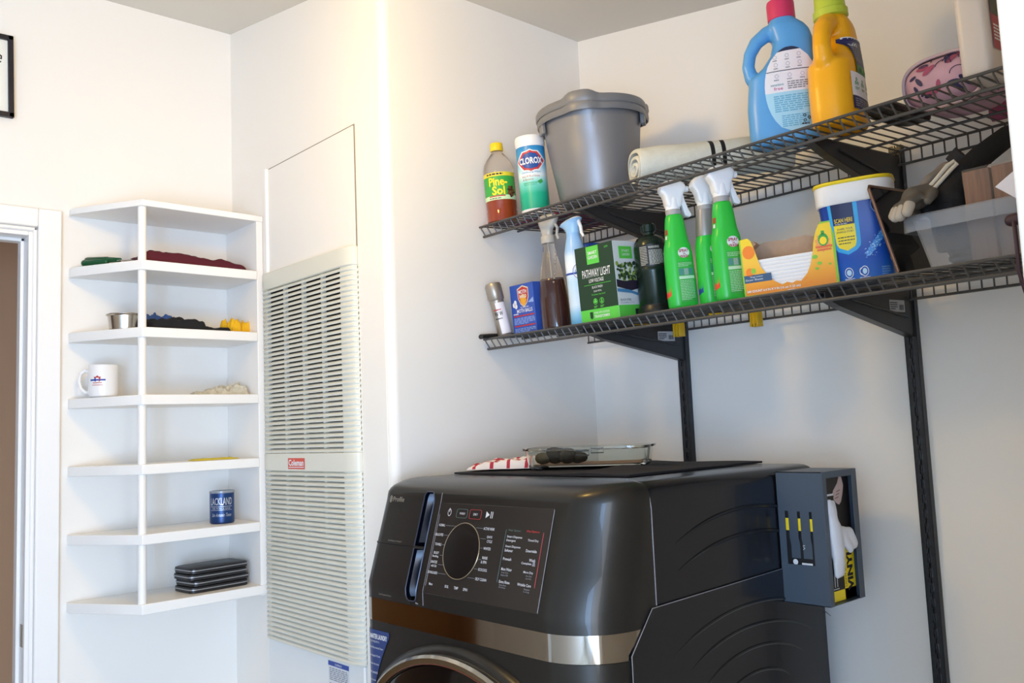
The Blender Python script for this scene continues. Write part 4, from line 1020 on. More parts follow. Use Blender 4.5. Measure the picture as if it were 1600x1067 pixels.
# front board with the tear-out: built from left and right uprights and a low sill
fr = lambda u, v, q: (-D_/2+q, W_/2-u, v)
left = [(0, 0), (.060, 0), (.064, .028), (.050, .045), (.040, .060), (.034, .082), (.030, .100), (.024, .118), (.018, .124), (0, .122)]
right = [(.126, 0), (W_, 0), (W_, H_), (.164, H_-.004), (.156, .112), (.150, .092), (.146, .070), (.140, .050), (.132, .034), (.126, .028)]
mid = [(.060, 0), (.126, 0), (.126, .028), (.118, .020), (.108, .022), (.100, .018), (.090, .022), (.080, .018), (.070, .024), (.064, .028)]
for p in (left, right, mid): g.prism(p, fr, 0, th_, M_ob)
g.build('torn_front', t, smooth=False)
g = G(); g.prism([(0, 0), (D_, 0), (D_, .120), (D_*.5, .122), (0, H_)], lambda u, v, q: (-D_/2+u, -W_/2+q, v), 0, th_, M_ob)
g.prism([(0, 0), (D_, 0), (D_, .120), (D_*.5, .121), (0, .122)], lambda u, v, q: (-D_/2+u, W_/2-q, v), 0, th_, M_ob)
g.box(-D_/2, D_/2, -W_/2, W_/2, 0, th_, M_cb); g.build('carton_sides', t, smooth=False)
g = G(); bk = [(0, 0), (W_, 0), (W_, .124)]
rr = random.Random(2)
for k in range(12): bk.append((W_-(k+1)*W_/13, .120+rr.uniform(-.004, .003)))
bk.append((0, .122)); g.prism(bk, lambda u, v, q: (D_/2-q, W_/2-u, v), 0, th_, M_cb); g.build('back_board', t, label='bare brown cardboard inside')
g = G(); g.prism([(0, .122), (.024, .118), (.030, .112), (.020, .104), (0, .106)], lambda u, v, q: (-D_/2+.02+q*1.0, W_/2-u, v), 0, .03, M_cb); g.build('torn_flap', t, smooth=False)

ms_ = mat('white_sheet', '#f2efec', .9)
F = flat((-D_/2-.0004, W_/2, 0), (0, -1, 0), (0, 0, 1)); F1 = flat((-D_/2-.0008, W_/2, 0), (0, -1, 0), (0, 0, 1)); F2 = flat((-D_/2-.0012, W_/2, 0), (0, -1, 0), (0, 0, 1))
g = G(); mor = mat('orange_fruit', '#f0862a', .5); mgr = mat('lime_border', '#8cc63f', .5)
g.patch(F, 0, .003, 0, .122, mgr, 1); g.patch(F, 0, W_, 0, .004, mgr, 1); g.patch(F, W_-.005, W_, 0, H_, mgr, 1); g.patch(F, .166, W_, H_-.003, H_, mgr, 1)
g.disc(F, .018, .094, .013, .014, mor, 20); g.disc(F, .016, .052, .008, .009, mor, 16); g.disc(F1, .024, .054, .005, .006, mgr, 10)
g.patch(F, .003, .060, .030, .046, mat('ink_slate', '#3d5a7a', .5), 1); g.text('Snug Cotton', F1, .016, .0395, .026, .004, M_ink); g.text('Dryer Sheets', F1, .006, .033, .036, .005, M_ink)
g.text('240 COUNT 6.4 IN X 9 IN (16 cm X 23 cm)', F1, .006, .008, .110, .0065, M_ink, .03); g.lines(F1, .090, .0045, .02, .002, 1, M_ink, 3)
for k in range(9):
    a = math.radians(20+17*k); g.poly(F, [(.093+.022*math.cos(a-.06), .004+.018*math.sin(a-.06)), (.093+.05*math.cos(a-.05), .004+.018*math.sin(a)*2), (.093+.05*math.cos(a+.05), .005+.018*math.sin(a)*2)], mor) if k in (0, 1, 7, 8) else None
# emblem: little green bottle badge on an orange sunburst
g.poly(F, [(.168+.016*(1 if k % 2 else .75)*math.cos(2*PI*k/20), .090+.020*(1 if k % 2 else .75)*math.sin(2*PI*k/20)) for k in range(20)], mat('peach_print', '#f2a55a', .5))
g.disc(F1, .170, .096, .010, .013, mat('label_green', '#3aa545', .4), 18); g.disc(F2, .170, .094, .007, .008, M_yel, 14); g.patch(F1, .167, .173, .106, .114, mat('label_green', '#3aa545', .4), 1)
g.patch(F1, .154, .186, .080, .084, mat('coral_print', '#e5703f', .5), 1); g.patch(F1, .156, .184, .074, .0775, mat('coral_print', '#e5703f', .5), 1)
for a, b, s_ in ((.150, .064, .006), (.158, .050, .005), (.152, .040, .004), (.178, .046, .003)): g.disc(F1, a, b, s_, s_*.7, mgr, 9)
g.build('printed_graphics', t, label='citrus and leaf print')
for k in range(10):
    o = None
    g = G(); z = .0014+k*.0075; rr = random.Random(k)
    g.sup([(z, .039, .088), (z+.0018, .0402, .0895+rr.uniform(-.001, .001)), (z+.0058, .0402, .0895+rr.uniform(-.001, .001)), (z+.0073, .039, .088)], ms_, 36, 12)
    o = g.build('dryer_sheet_bundle'); o.matrix_world = t.matrix_world.copy()
    names = ['bottommost', 'second from the bottom', 'third from the bottom', 'fourth from the bottom', 'fifth from the bottom', 'sixth from the bottom', 'fourth from the top', 'third from the top', 'second from the top', 'topmost']
    tag(o, 'folded white dryer sheet bundle in the torn box, %s' % names[k], 'dryer sheets', 'white dryer sheet bundles in the torn box')

# blue and white tub
t = on('l', 'powder_tub', 'large blue and white laundry powder tub with yellow rimmed lid', 'tub', 1.728, .846, math.radians(22))
M_tub = ramp_mat('tub_blue_wrap', [(0.0, '#2a74cf'), (.05, '#1d55ba'), (.12, '#1a48ab'), (.17, '#163a94')], 1, .3, 'grad')
g = G(); g.sup([(0, .052, .056), (.004, .055, .059), (.165, .0665, .0705)], M_tub, 64, 3.6); g.build('tub_body', t)
g = G(); g.sup([(.160, .0685, .0725), (.163, .0705, .0745), (.196, .0715, .0755), (.199, .071, .075)], mat('lid_white', '#ecebea', .3), 64, 3.6); ld = g.build('lid', t)
g = G(); g.sup([(.199, .072, .076), (.202, .0735, .0775), (.206, .0725, .0765), (.207, .066, .070)], mat('lid_yellow', '#edd32a', .35), 64, 3.6); g.build('lid_rim', ld, label='yellow top rim')
def tubf(o): return se_wrap(lambda v: .055+.0115*v/.165, lambda v: .059+.0115*v/.165, 3.6, o)
F = tubf(.0005); F1 = tubf(.0009); F2 = tubf(.0013)
g = G(); mcy = mat('cyan_glow', '#2fa8e6', .35); mnv = mat('tub_navy', '#15204f', .35); mye = mat('tub_yellow', '#f3dc28', .4)
uo = -.020
def stad(cx, cy, w0, h0, n=10):
    return [(cx-w0+0, cy+h0)]+[(cx+w0, cy+h0)]+[(cx+w0*math.cos(-PI*i/n), cy-h0+w0*math.sin(-PI*i/n)) for i in range(n+1)]
def ustrip(ff, cx, w0, ztop, zbot, m, n=10):
    # pennant with a round bottom, in strips that follow the surface
    rows = 14; vs = []
    for j in range(rows+1):
        v = zbot+(ztop-zbot)*j/rows; d = v-(zbot+w0)
        hh = w0 if d >= 0 else math.sqrt(max(1e-8, w0*w0-d*d))
        vs += [ff(cx-hh+2*hh*i/n, v) for i in range(n+1)]
    g.add(vs, [(j*(n+1)+i, j*(n+1)+i+1, (j+1)*(n+1)+i+1, (j+1)*(n+1)+i) for j in range(rows) for i in range(n)], m)
ustrip(F, uo-.0, .026, .164, .058, mcy); ustrip(F1, uo, .0195, .164, .066, mye); g.patch(F2, uo-.0195, uo+.0195, .118, .164, mnv, 8, 4)
F3 = tubf(.0017)
g.text('SCAN HERE', F3, uo-.0165, .1225, .033, .0085, M_yel, .008); g.lines(F3, uo-.016, .1192, .032, .002, 1, M_ink, 3)
g.text('SHARE YOUR', F2, uo-.014, .108, .028, .004, mnv); g.text('SPARKLE STORY', F2, uo-.016, .102, .032, .004, mnv); g.lines(F2, uo-.015, .078, .032, .018, 3, M_inkd, 8, .3)
rr = random.Random(11)
for k in range(110):      # white sparkle spray
    q = rr.random(); a = .012+.050*q+rr.gauss(0, .004); b = .050+.062*q+rr.gauss(0, .0035+.006*q)
    g.disc(F1, a, b, rr.uniform(.0004, .0011), rr.uniform(.0004, .0011), mat('sparkle', '#bfe3fb', .4), 6)
for k in range(8):
    q = k/8; g.disc(tubf(.0006+.00003*k), .018+.042*q, .056+.052*q, .006+.003*q, .006, mat('swoosh_blue', '#3f8fe0', .35), 14)
g.disc(F, .060, .150, .030, .024, mat('tub_navy', '#15204f', .35), 24); g.disc(tubf(.0004), .060, .150, .032, .026, mat('swoosh_pale', '#7aa8d8', .35), 24)
for k, wd in enumerate(('OXI', 'CLEAN')): g.text(wd, F2, .066, .090-.028*k, .05, .024, M_inkd, .06); g.text(wd, F3, .067, .092-.028*k, .048, .020, M_ink, .03)
g.disc(F1, .072, .046, .012, .012, mye, 18); g.disc(F2, .072, .046, .005, .006, mnv, 12)
for a in (-.024, .006): g.disc(F1, a, .022, .0085, .0105, M_ink, 20, .85); g.disc(F1, a, .022, .005, .006, mat('sparkle', '#bfe3fb', .4), 12); g.lines(F1, a-.010, .007, .02, .004, 2, M_ink, 2)
g.lines(F1, .040, .010, .018, .018, 4, mat('swoosh_pale', '#7aa8d8', .35), 2)
g.build('printed_label', t, label='blue print with white sparkles and yellow badge')

# dark glass tray standing on edge
t = on('l', 'smoked_glass_tray', 'dark tinted glass tray with copper edge standing tilted beside the clear bin', 'tray', 1.602, .719, math.radians(0))
t.matrix_world = t.matrix_world @ Matrix.Rotation(math.radians(-12.5), 4, 'X')
g = G(); mdg = mat('smoked_glass', '#2d3036', .05, trans=.75, ior=1.2)
g.box(.003, .190, -.0015, .0015, .002, .172, mdg); g.build('pane', t)
g = G(); g.tube([(0, 0, .004), (0, 0, .170), (.006, 0, .176), (.19, 0, .176)], .0032, mat('copper_trim', '#8a6a58', .25, metal=.9), 10); g.build('edge_trim', t, label='copper coloured rounded edge')

# clear bin with its contents
t = on('l', 'clear_bin', 'translucent clear plastic bin with lipped rim at right end of lower shelf', 'bin', 1.706, .562, math.radians(0))
M_bin = mat('frosted_bin', '#eef1f7', .12, trans=.86, ior=1.08)
g = G(); a0, b0, a1, b1, hh = .078, .118, .092, .138, .100
def rr_(a, b, z, e=8, n=56):
    out = []
    for k in range(n):
        q = 2*PI*k/n; c, d = math.cos(q), math.sin(q); out.append((a*math.copysign(abs(c)**(2/e), c), b*math.copysign(abs(d)**(2/e), d), z))
    return out
g.loft([rr_(a0, b0, 0), rr_(a1, b1, hh)], M_bin, True, False); g.loft([rr_(a1-.002, b1-.002, hh), rr_(a0-.002, b0-.002, .002)], M_bin, False, True); g.build('bin_body', t)
g = G(); g.loft([rr_(a1-.002, b1-.002, hh+.001), rr_(a1+.010, b1+.010, hh+.001), rr_(a1+.012, b1+.012, hh-.004), rr_(a1+.013, b1+.013, hh-.028), rr_(a1+.011, b1+.011, hh-.028), rr_(a1+.010, b1+.010, hh-.002), rr_(a1-.001, b1-.001, hh-.001)], mat('frosted_bin_rim', '#dfe5ee', .22, trans=.78, ior=1.1), False, False); g.build('bin_rim', t)
binM = t.matrix_world.copy()
def inbin(o, loc, rot=(0, 0, 0)):
    from mathutils import Euler
    o.matrix_world = binM @ Matrix.Translation(loc) @ Euler(rot).to_matrix().to_4x4()
# wooden blocks wrapped in film
mwd = ramp_mat('brown_wood', [(0.3, '#5f3d2a'), (0.5, '#835a40'), (0.7, '#9a6f50')], 3, .5, stretch=(30, 30, 2))
for k, lab in enumerate(('brown wooden block under clear film in the bin, next to the black fabric', 'brown wooden block under clear film in the bin, farther from the black fabric')):
    g = G(); g.box(-.040, .040, -.022, .022, 0, .158, mwd); o = g.build('wooden_block', bevel=.0015); inbin(o, (-.030, .020-.048*k, .004), (0, 0, math.radians(2))); tag(o, lab, 'wood block')
g = G(); mfl = mat('clear_film', '#e9e2dc', .12, trans=.9, ior=1.05)
secs = []
for k in range(9):
    z = k/8*.162; secs.append((z, .0425+.0012*math.sin(k*2.1), .0485+.001*math.cos(k*1.7)))
g.sup(secs, mfl, 40, 9, True, False); o = g.build('film_wrap', parent=None, disp=None); inbin(o, (-.030, -.004, .0035), (0, 0, math.radians(2))); tag(o, 'crinkled clear film wrapped round the brown wooden blocks', 'film wrap')
# black fabric bundle
g = G(); mbf = mat('black_fabric', '#121317', .85, bump=.5, bscale=200)
P = [(-.045, .075, .030), (-.050, .075, .080), (-.045, .072, .125), (-.015, .055, .168), (.02, .035, .200), (.06, .0, .232), (.08, -.03, .250)]
g.tube(P, [.030, .034, .032, .026, .022, .020, .010], mbf, 14)
g.ball((.02, .075, .05), .045, mbf, 16, (1.2, .8, .9)); g.tube([(-.070, .118, .108), (-.055, .098, .112), (-.05, .06, .130)], [.010, .018, .014], mbf, 10)
g.ball((.01, .045, .018), .05, mbf, 16, (1.4, 1.2, .28))
o = g.build('fabric_bundle', remesh=.004); inbin(o, (0, -.0, 0)); tag(o, 'black fabric bundle heaped in the clear bin and rising to the right', 'fabric')
# gloves: palm with five unequal, bent fingers
def glove(name, label, loc, rot, mp, mtip, sc=.72):
    t = thing(name, label, 'glove', (0, 0, 0)); inbin(t, loc, rot); t.matrix_world = t.matrix_world @ Matrix.Diagonal((sc, sc, sc, 1))
    g = G()
    g.capsule((0, 0, 0), (.045, 0, .004), .030, .034, mp); g.capsule((.02, .018, 0), (.055, .022, .002), .016, .018, mp); g.capsule((.02, -.018, 0), (.055, -.020, .002), .016, .017, mp)
    fing = [(.030, .060, .0135, -6), (.012, .068, .0135, -2), (-.007, .062, .0130, 3), (-.025, .048, .0120, 9)]
    for (yy, L, r_, ang) in fing:
        a = math.radians(ang); b0_ = Vector((.060, yy, .004)); d = Vector((math.cos(a), -math.sin(a), -.15)).normalized()
        p1 = b0_+d*L*.5; p2 = p1+(d+Vector((0, 0, -.7))).normalized()*L*.5
        g.capsule(b0_, p1, r_*1.02, r_, mp); g.capsule(p1, p2, r_, r_*.86, mp)
    g.capsule((.012, .026, .0), (.036, .050, -.004), .015, .013, mp); g.capsule((.036, .050, -.004), (.062, .058, -.014), .013, .0115, mp)
    g.build('glove_body', t, remesh=.0035)
    g = G()
    for (yy, L, r_, ang) in fing:
        a = math.radians(ang); b0_ = Vector((.060, yy, .004)); d = Vector((math.cos(a), -math.sin(a), -.15)).normalized()
        p1 = b0_+d*L*.5; p2 = p1+(d+Vector((0, 0, -.7))).normalized()*L*.5
        g2 = G(); q = p1+(p2-p1)*.35; g2.capsule(q, p2, r_*1.03, r_*.97, mtip); g2.build('fingertip', t, label='rubber coated fingertip')
    g = G(); g.tube([(-.055, 0, -.002), (-.040, 0, 0), (-.022, 0, .001)], [.030, .029, .027], mat('glove_cuff', '#23242a', .8), 20); g.build('cuff', t)
    return t
glove('work_glove', 'grey and black rubber coated work glove on top of the bin, fingers towards the tub', (-.048, .108, .140), (math.radians(5), math.radians(16), math.radians(152)), mat('glove_grey', '#5c5852', .75, bump=.4), mat('glove_tip', '#b3aca2', .6))
glove('work_glove', 'grey suede work glove lying behind the coated one, above the black fabric', (.000, .090, .180), (math.radians(20), math.radians(42), math.radians(100)), mat('glove_suede', '#827970', .85, bump=.5), mat('glove_suede', '#827970', .85, bump=.5))
g = G(); mrope = mat('white_cord', '#c9c4b8', .8)
g.tube([(-.060, .105, .150), (-.058, .088, .165), (-.052, .070, .184), (-.046, .060, .190), (-.046, .056, .184), (-.052, .066, .174), (-.062, .095, .146)], .0038, mrope, 8)
o = g.build('cord_loop'); inbin(o, (0, 0, 0)); tag(o, 'doubled loop of off-white cord lying over the work gloves', 'cord')
# folded white paper and the thin purple cord at the right edge
g = G(); mpap = mat('white_vinyl', '#e2e0ea', .35)
g.add([(0, 0, 0), (.005, -.075, .052), (.010, -.085, .0), (.008, -.06, -.052), (.012, .0, 0), (.017, -.075, .052), (.022, -.085, .0), (.020, -.06, -.052)], [(0, 1, 2, 3), (7, 6, 5, 4), (0, 4, 5, 1), (1, 5, 6, 2), (2, 6, 7, 3), (3, 7, 4, 0)], mpap)
g.box(.003, .014, -.075, -.052, -.072, -.045, mpap)
o = g.build('plastic_hanger', bevel=.001); o.matrix_world = Matrix.Translation((1.545, .525, 1.660)); tag(o, 'pointed white plastic piece held over the right end of the clear bin', 'plastic piece')
g = G(); mc_ = mat('purple_cord', '#3a2530', .45)
g.tube([(1.540, .500, 1.600), (1.532, .497, 1.578), (1.530, .496, 1.55), (1.532, .497, 1.515), (1.538, .492, 1.480), (1.546, .480, 1.455), (1.555, .462, 1.448)], .0035, mc_, 8)
g.tube([(1.538, .487, 1.600), (1.533, .486, 1.560), (1.536, .480, 1.510), (1.548, .470, 1.478), (1.560, .455, 1.470)], .0035, mc_, 8)
g.capsule((1.545, .505, 1.600), (1.545, .465, 1.604), .010, .010, mc_, 12)
tag(g.build('hanging_cord'), 'thin dark purple cord hanging over the front lip at the right end', 'cord')
# ================================================================== WASHER
WY0, WY1, WX1 = 1.085, 1.816, 1.900
def fx(z):      # front face: upright below the band, leaning back above it
    if z <= .962: return 1.127
    if z <= 1.150: return 1.127+.3085*(z-.962)
    q = min(1, (z-1.150)/.040); return 1.185+.050*(1-math.sqrt(max(0, 1-q*q)))
RC = .045      # left corner
RR = .125      # broad right corner
def outline(z, off=0, xback=WX1, inset=0, n=14, rr=RC):
    """plan outline from the back right corner, round the front, to the back left corner"""
    x0 = fx(z)-off+inset; y0 = WY0-off+inset; y1 = WY1+off-inset; r = rr
    pts = [(xback, y0)]
    RR_ = min(RR, xback-x0-.012)
    for k in range(n+1):
        a = -PI/2-PI/2*k/n; pts.append((x0+RR_+RR_*math.cos(a), y0+RR_+RR_*math.sin(a)))
    r = min(RC, xback-x0-.012)
    for k in range(n+1):
        a = PI-PI/2*k/n; pts.append((x0+r+r*math.cos(a), y1-r+r*math.sin(a)))
    pts.append((xback, y1))
    return pts
t = thing('washer', 'graphite front-loading washer with slanted control console in the corner', 'washing machine', (0, 0, 0))
WASHER = t
def shell(zs, off, xb, m, name, cap=True, **k):
    g = G(); rings = []
    for z in zs:
        ins = 0
        if z > 1.160: q = (z-1.160)/.030; ins = .026*(1-math.sqrt(max(0, 1-min(1, q)**2)))
        rings.append([(x, y, z) for x, y in outline(z, off, xb-(ins if xb == WX1 else 0), ins)])
    g.loft(rings, m); return g.build(name, t, angle=30, **k)
body = shell([.012, .60, .880, .930, .962, 1.03, 1.10, 1.145, 1.160, 1.170, 1.178, 1.184, 1.188, 1.190], -.0015, WX1, M_washer_side, 'cabinet')
zc_ = [.9285, .945, .962, 1.03, 1.10, 1.145, 1.155, 1.163, 1.170, 1.176, 1.181, 1.185, 1.188, 1.1898, 1.1905]
con = shell(zc_, 0, 1.302, M_washer, 'console')
band = shell([.879, .882, .925, .9285], .0008, 1.262, M_chrome, 'chrome_band')
lower = shell([.10, .86, .872, .8785], 0, 1.254, M_washer, 'lower_front')
kick = shell([.012, .095], -.004, 1.30, M_washer_side, 'kick_plate')
for x, y in ((1.22, 1.15), (1.22, 1.73), (1.84, 1.15), (1.84, 1.73)):
    g = G(); g.lathe([(.022, 0), (.022, .012)], M_glossblack, 20, (x, y, 0)); g.build('foot', t)
# right side panel with pressed arcs
M_seam = mat('seam_highlight', '#b9bac4', .25, metal=.8)  # pale colour stands in for light reflecting along seams and edges
sf = lambda u, v, q: (u, WY0-q, v)
g = G(); pan = [(1.2245, .10), (1.2245, .887), (1.287, .9605), (1.885, .978), (1.885, .10)]
g.prism(pan, sf, 0, .0035, M_washer_side); sp = g.build('side_panel', t, smooth=False)
g = G(); g.tube([(u, WY0-.0036, v) for u, v in pan[:4]], .0009, M_seam, 6); g.build('panel_edge_glint', sp, label='bright line painted as the highlight on the panel edge')
g = G(); g.tube([(1.3035, WY0-.0006, z) for z in (.963, 1.03, 1.10, 1.14)]+[(1.302, WY0+.001, 1.160), (1.299, WY0+.006, 1.176), (1.295, WY0+.016, 1.187), (1.290, WY0+.030, 1.1912)], .0011, M_seam, 6); g.build('console_seam_glint', t, label='thin bright line painted as light caught on the seam')
def arc(cx, czz, R_, a0, a1, yy, r_=.0040, par=None, nm='pressed_arc'):
    g = G(); n = 30; pts = [(cx+R_*math.cos(math.radians(a0+(a1-a0)*k/n)), yy, czz+R_*.55*math.sin(math.radians(a0+(a1-a0)*k/n))) for k in range(n+1)]
    g.tube(pts, [max(.0005, r_*min(1, 3.5*min(k, n-k)/n+.1)) for k in range(n+1)], M_washer_side, 8); g.build(nm, par or t)
ysd = WY0-.0002
arc(1.62, .895, .400, 50, 128, WY0+.0012); arc(1.62, .845, .395, 50, 128, WY0+.0012)
for R_, a0, a1 in ((.40, 40, 140), (.32, 40, 140), (.24, 35, 145), (.15, 30, 150)): arc(1.61, .700, R_, a0, a1, WY0-.0035+.0012, par=sp)
# console front helper: u from the image left (y decreasing), height along the slope
CX = lambda z, off: fx(z)-off
def cons(off=.0008):
    def f(u, v): return (CX(v, off), -u, v)     # u = -y, v = world z
    return f
F0, Fa, Fb, Fc = cons(.0010), cons(.0024), cons(.0030), cons(.0036)
M_pan = mat('control_glass', '#35312e', .16, metal=.2)
g = G(); g.patch(F0, -1.5665, -1.217, .9600, 1.1445, M_pan, 2, 14)
pc = G()
rect = [(-1.5665, .9600), (-1.217, .9600), (-1.217, 1.1445), (-1.5665, 1.1445)]
vs = [(CX(v, .0020), -u, v) for u, v in rect]+[(CX(v, -.001), -u, v) for u, v in rect]
pc.add(vs, [(0, 1, 2, 3), (7, 6, 5, 4), (0, 4, 5, 1), (1, 5, 6, 2), (2, 6, 7, 3), (3, 7, 4, 0)], M_pan)
panel = pc.build('control_panel', t, bevel=.0006)
g = G(); g.tube([(CX(z, .0016), 1.2165, z) for z in (.962, 1.05, 1.143)], .0008, M_seam, 6); g.tube([(CX(z, .0016), 1.567, z) for z in (.975, 1.05, 1.12)], .0006, M_seam, 6)
g.tube([(CX(z, .0006), 1.5735, z) for z in (.933, .962, 1.05, 1.14, 1.165)], .0007, M_seam, 6)  # bright tubes drawn as the highlights on the control panel edges
g.build('panel_highlight_edge', panel, label='bright thin lines painted as highlights on the panel edges')
# display dial: oval in the view, a true circle on the slanted face
sl = math.atan(.3085); nrm = Vector((-math.cos(sl), 0, math.sin(sl))); upv = Vector((math.sin(sl), 0, math.cos(sl))); rgt = Vector((0, -1, 0))
dc = Vector((CX(1.0515, .0024), 1.4685, 1.0515))
def dial(off): return lambda u, v: tuple(dc+rgt*u+upv*v+nrm*off)
g = G(); D0 = dial(0); n = 48
ringp = lambda r_, o_: [tuple(dc+rgt*r_*math.cos(2*PI*k/n)+upv*r_*math.sin(2*PI*k/n)+nrm*o_) for k in range(n)]
g.loft([ringp(.0575, -.004), ringp(.0575, .0015), ringp(.0560, .0022)], mat('display_black', '#120b09', .5, spec=.2), True, True); dd = g.build('round_display', t)
g = G(); g.tube([tuple(dc+rgt*.0575*math.cos(2*PI*k/n)+upv*.0575*math.sin(2*PI*k/n)+nrm*.0012) for k in range(n)], .0012, mat('gold_ring', '#a59880', .25, metal=.8), 8, closed=True); g.build('display_ring', dd, label='pale gold ring')
M_pt = mat('panel_print', '#cfd0d4', .5); M_ptd = mat('panel_print_dim', '#7d7f86', .5); M_ptr = mat('panel_print_red', '#a33230', .5); M_ptg = mat('panel_print_green', '#4f6660', .5)
def label_at(g, s, y, z, w_, h_=.0052, m=None, just='l', bold=.01):
    u = -y; u0 = u if just == 'l' else (u-w_ if just == 'r' else u-w_/2)
    g.text(s, Fa, u0, z-h_/2, w_, h_, m or M_pt, bold)
g = G()
# top row: power, WASH, DRY, play/pause
g.disc(Fa, -1.5336, 1.1255, .0060, .0075, M_pt, 24, .80); g.patch(Fb, -1.5345, -1.5327, 1.1265, 1.1345, M_pt, 1)
def rrect(cu, cv, a, b, m):
    pts = []
    for k in range(32):
        q = 2*PI*k/32; c, d = math.cos(q), math.sin(q); pts.append(Vector(Fb(cu+a*math.copysign(abs(c)**.28, c), cv+b*math.copysign(abs(d)**.28, d))))
    g.tube(pts, .0005, m, 5, closed=True)
rrect(-1.490, 1.1250, .0180, .0088, M_ptg); rrect(-1.4455, 1.1250, .0190, .0092, M_ptr)
label_at(g, 'WASH', 1.490, 1.1250, .018, .0045, just='c'); label_at(g, 'DRY', 1.4455, 1.1250, .014, .0045, just='c')
g.poly(Fa, [(-1.412, 1.1195), (-1.4005, 1.1260), (-1.412, 1.1325)], M_pt); g.patch(Fa, -1.3975, -1.3955, 1.1195, 1.1325, M_pt, 1); g.patch(Fa, -1.3925, -1.3905, 1.1195, 1.1325, M_pt, 1)
for s, z, w_ in (('NORMAL', 1.0987, .021), ('DELICATES', 1.0791, .028), ('TOWELS', 1.0596, .022)): label_at(g, s, 1.540, z, w_, just='r' if False else 'r')
g2rows = [('BULKY', 1.0425, .018), ('Bedding', 1.0350, .020), ('SANITIZE', 1.0240, .022), ('with Oxi', 1.0165, .019), ('DOWNLOADED', 1.0030, .034)]
for s, z, w_ in g2rows: label_at(g, s, 1.542 if s != 'DOWNLOADED' else 1.534, z, w_, just='r')
for s, z, w_, y in (('ACTIVE WEAR', 1.0991, .034, 1.4115), ('QUICK', 1.0835, .017, 1.3965), ('CYCLE', 1.0755, .016, 1.3940), ('WHITES', 1.0616, .022, 1.4005), ('RINSE', 1.0440, .016, 1.3985), ('& SPIN', 1.0360, .017, 1.4005), ('ECOCOOL', 1.0215, .027, 1.4040), ('SELF CLEAN', 1.0036, .034, 1.4080)): label_at(g, s, y, z, w_)
for z, ya, yb in ((1.0987, 1.538, 1.500), (1.0791, 1.538, 1.520), (1.0596, 1.538, 1.527), (1.0385, 1.538, 1.526), (1.0200, 1.538, 1.520), (1.003, 1.532, 1.505), (1.0991, 1.4360, 1.4135), (1.0795, 1.4180, 1.3990), (1.0616, 1.4105, 1.4030), (1.040, 1.4110, 1.4010), (1.0215, 1.4180, 1.4060), (1.0036, 1.433, 1.410)):
    g.patch(Fa, -ya, -yb, z-.0003, z+.0003, M_ptd, 1)
for s, y, w_ in (('Menu', 1.555, .012), ('SOIL', 1.5005, .013), ('TEMP', 1.470, .014), ('SPIN', 1.440, .014)): label_at(g, s, y, .9805, w_)
g.build('cycle_lettering', panel, label='white cycle names round the display')
g = G()
g.tube([(CX(z, .0026), 1.3415, z) for z in (1.003, 1.052, 1.101)], .0005, M_ptg, 5); g.tube([(CX(z, .0026), 1.2345, z) for z in (1.003, 1.052, 1.101)], .0008, M_ptr, 5)
label_at(g, 'Wash Options', 1.336, 1.1000, .036, .0045, M_ptg); label_at(g, 'Dry Options', 1.246, 1.1010, .034, .0045, M_ptr, 'r')
g.text('Dry Options', Fa, -1.282, 1.0985, .036, .0045, M_ptr, .01)
for s, z, w_ in (('Smart Dispense', 1.0880, .044), ('Detergent', 1.0810, .027), ('Smart Dispense', 1.0700, .044), ('Softener', 1.0630, .024), ('Prewash', 1.0472, .024), ('More Water', 1.0285, .031), ('Extra Rinse', 1.0055, .031)): label_at(g, s, 1.336, z, w_)
for s, z, w_ in (('Timed Dry', 1.0846, .030), ('Dewrinkle', 1.0661, .030), ('Wash', 1.0500, .017), ('Complete', 1.0430, .028), ('More Dry', 1.0275, .027), ('Wrinkle Care', 1.0055, .038)): label_at(g, s, 1.2450 if s != 'Complete' else 1.254, z, w_, just='r')
g.poly(Fa, [(-1.252, 1.0400), (-1.243, 1.0400), (-1.2450, 1.0480), (-1.2475, 1.0500), (-1.2500, 1.0480)], M_ptd)
for s, z in (('Deep Rinse', 1.0220), ('Extra Fill', 1.0175), ('Power Rinse', .9995), ('Delay', .9950)): label_at(g, s, 1.334, z, .020, .0032, M_ptd)
for s, z in (('Eco Dry', 1.0215), ('Less Dry', 1.0170), ('Steam', .9985), ('Long', .9940)): label_at(g, s, 1.2470, z, .016, .0032, M_ptd, 'r')
g.build('option_lettering', panel, label='white and red option names')
# dispenser drawers on the left with a tall recessed grip
g = G(); g.box(1.10, 1.205, 1.598, 1.640, .9, 1.2, M_dark)
def slot_tf(y0, y1, z0, z1, depth, m, n=12, name='cutter'):
    g = G(); outer = []; inner = []
    cu, cv, a, b = (y0+y1)/2, (z0+z1)/2, (y1-y0)/2, (z1-z0)/2
    for k in range(40):
        q = 2*PI*k/40; c, d = math.cos(q), math.sin(q); y = cu+a*math.copysign(abs(c)**(.45), c); z = cv+b*math.copysign(abs(d)**(.16), d)
        outer.append((CX(z, .03), y, z)); inner.append((CX(z, -depth), y, z))
    g.loft([outer, inner], m); return g
cutter = slot_tf(1.598, 1.638, .938, 1.166, .034, mat('recess_navy', '#0e1422', .25, metal=.15)).build('cutter', smooth=False)
con.data.materials.append(MATS['recess_navy'])
cut(con, [cutter])
cutter = slot_tf(1.598, 1.638, .938, 1.166, .034, MATS['recess_navy']).build('cutter', smooth=False); body.data.materials.append(MATS['recess_navy']); cut(body, [cutter])
g = G()
cu, cv, a, b = 1.618, 1.052, .020, .114
pts = []
for k in range(60):
    q = 2*PI*k/60; c, d = math.cos(q), math.sin(q); y = cu+a*math.copysign(abs(c)**(.45), c); z = cv+b*math.copysign(abs(d)**(.16), d); pts.append((CX(z, .0004), y, z))
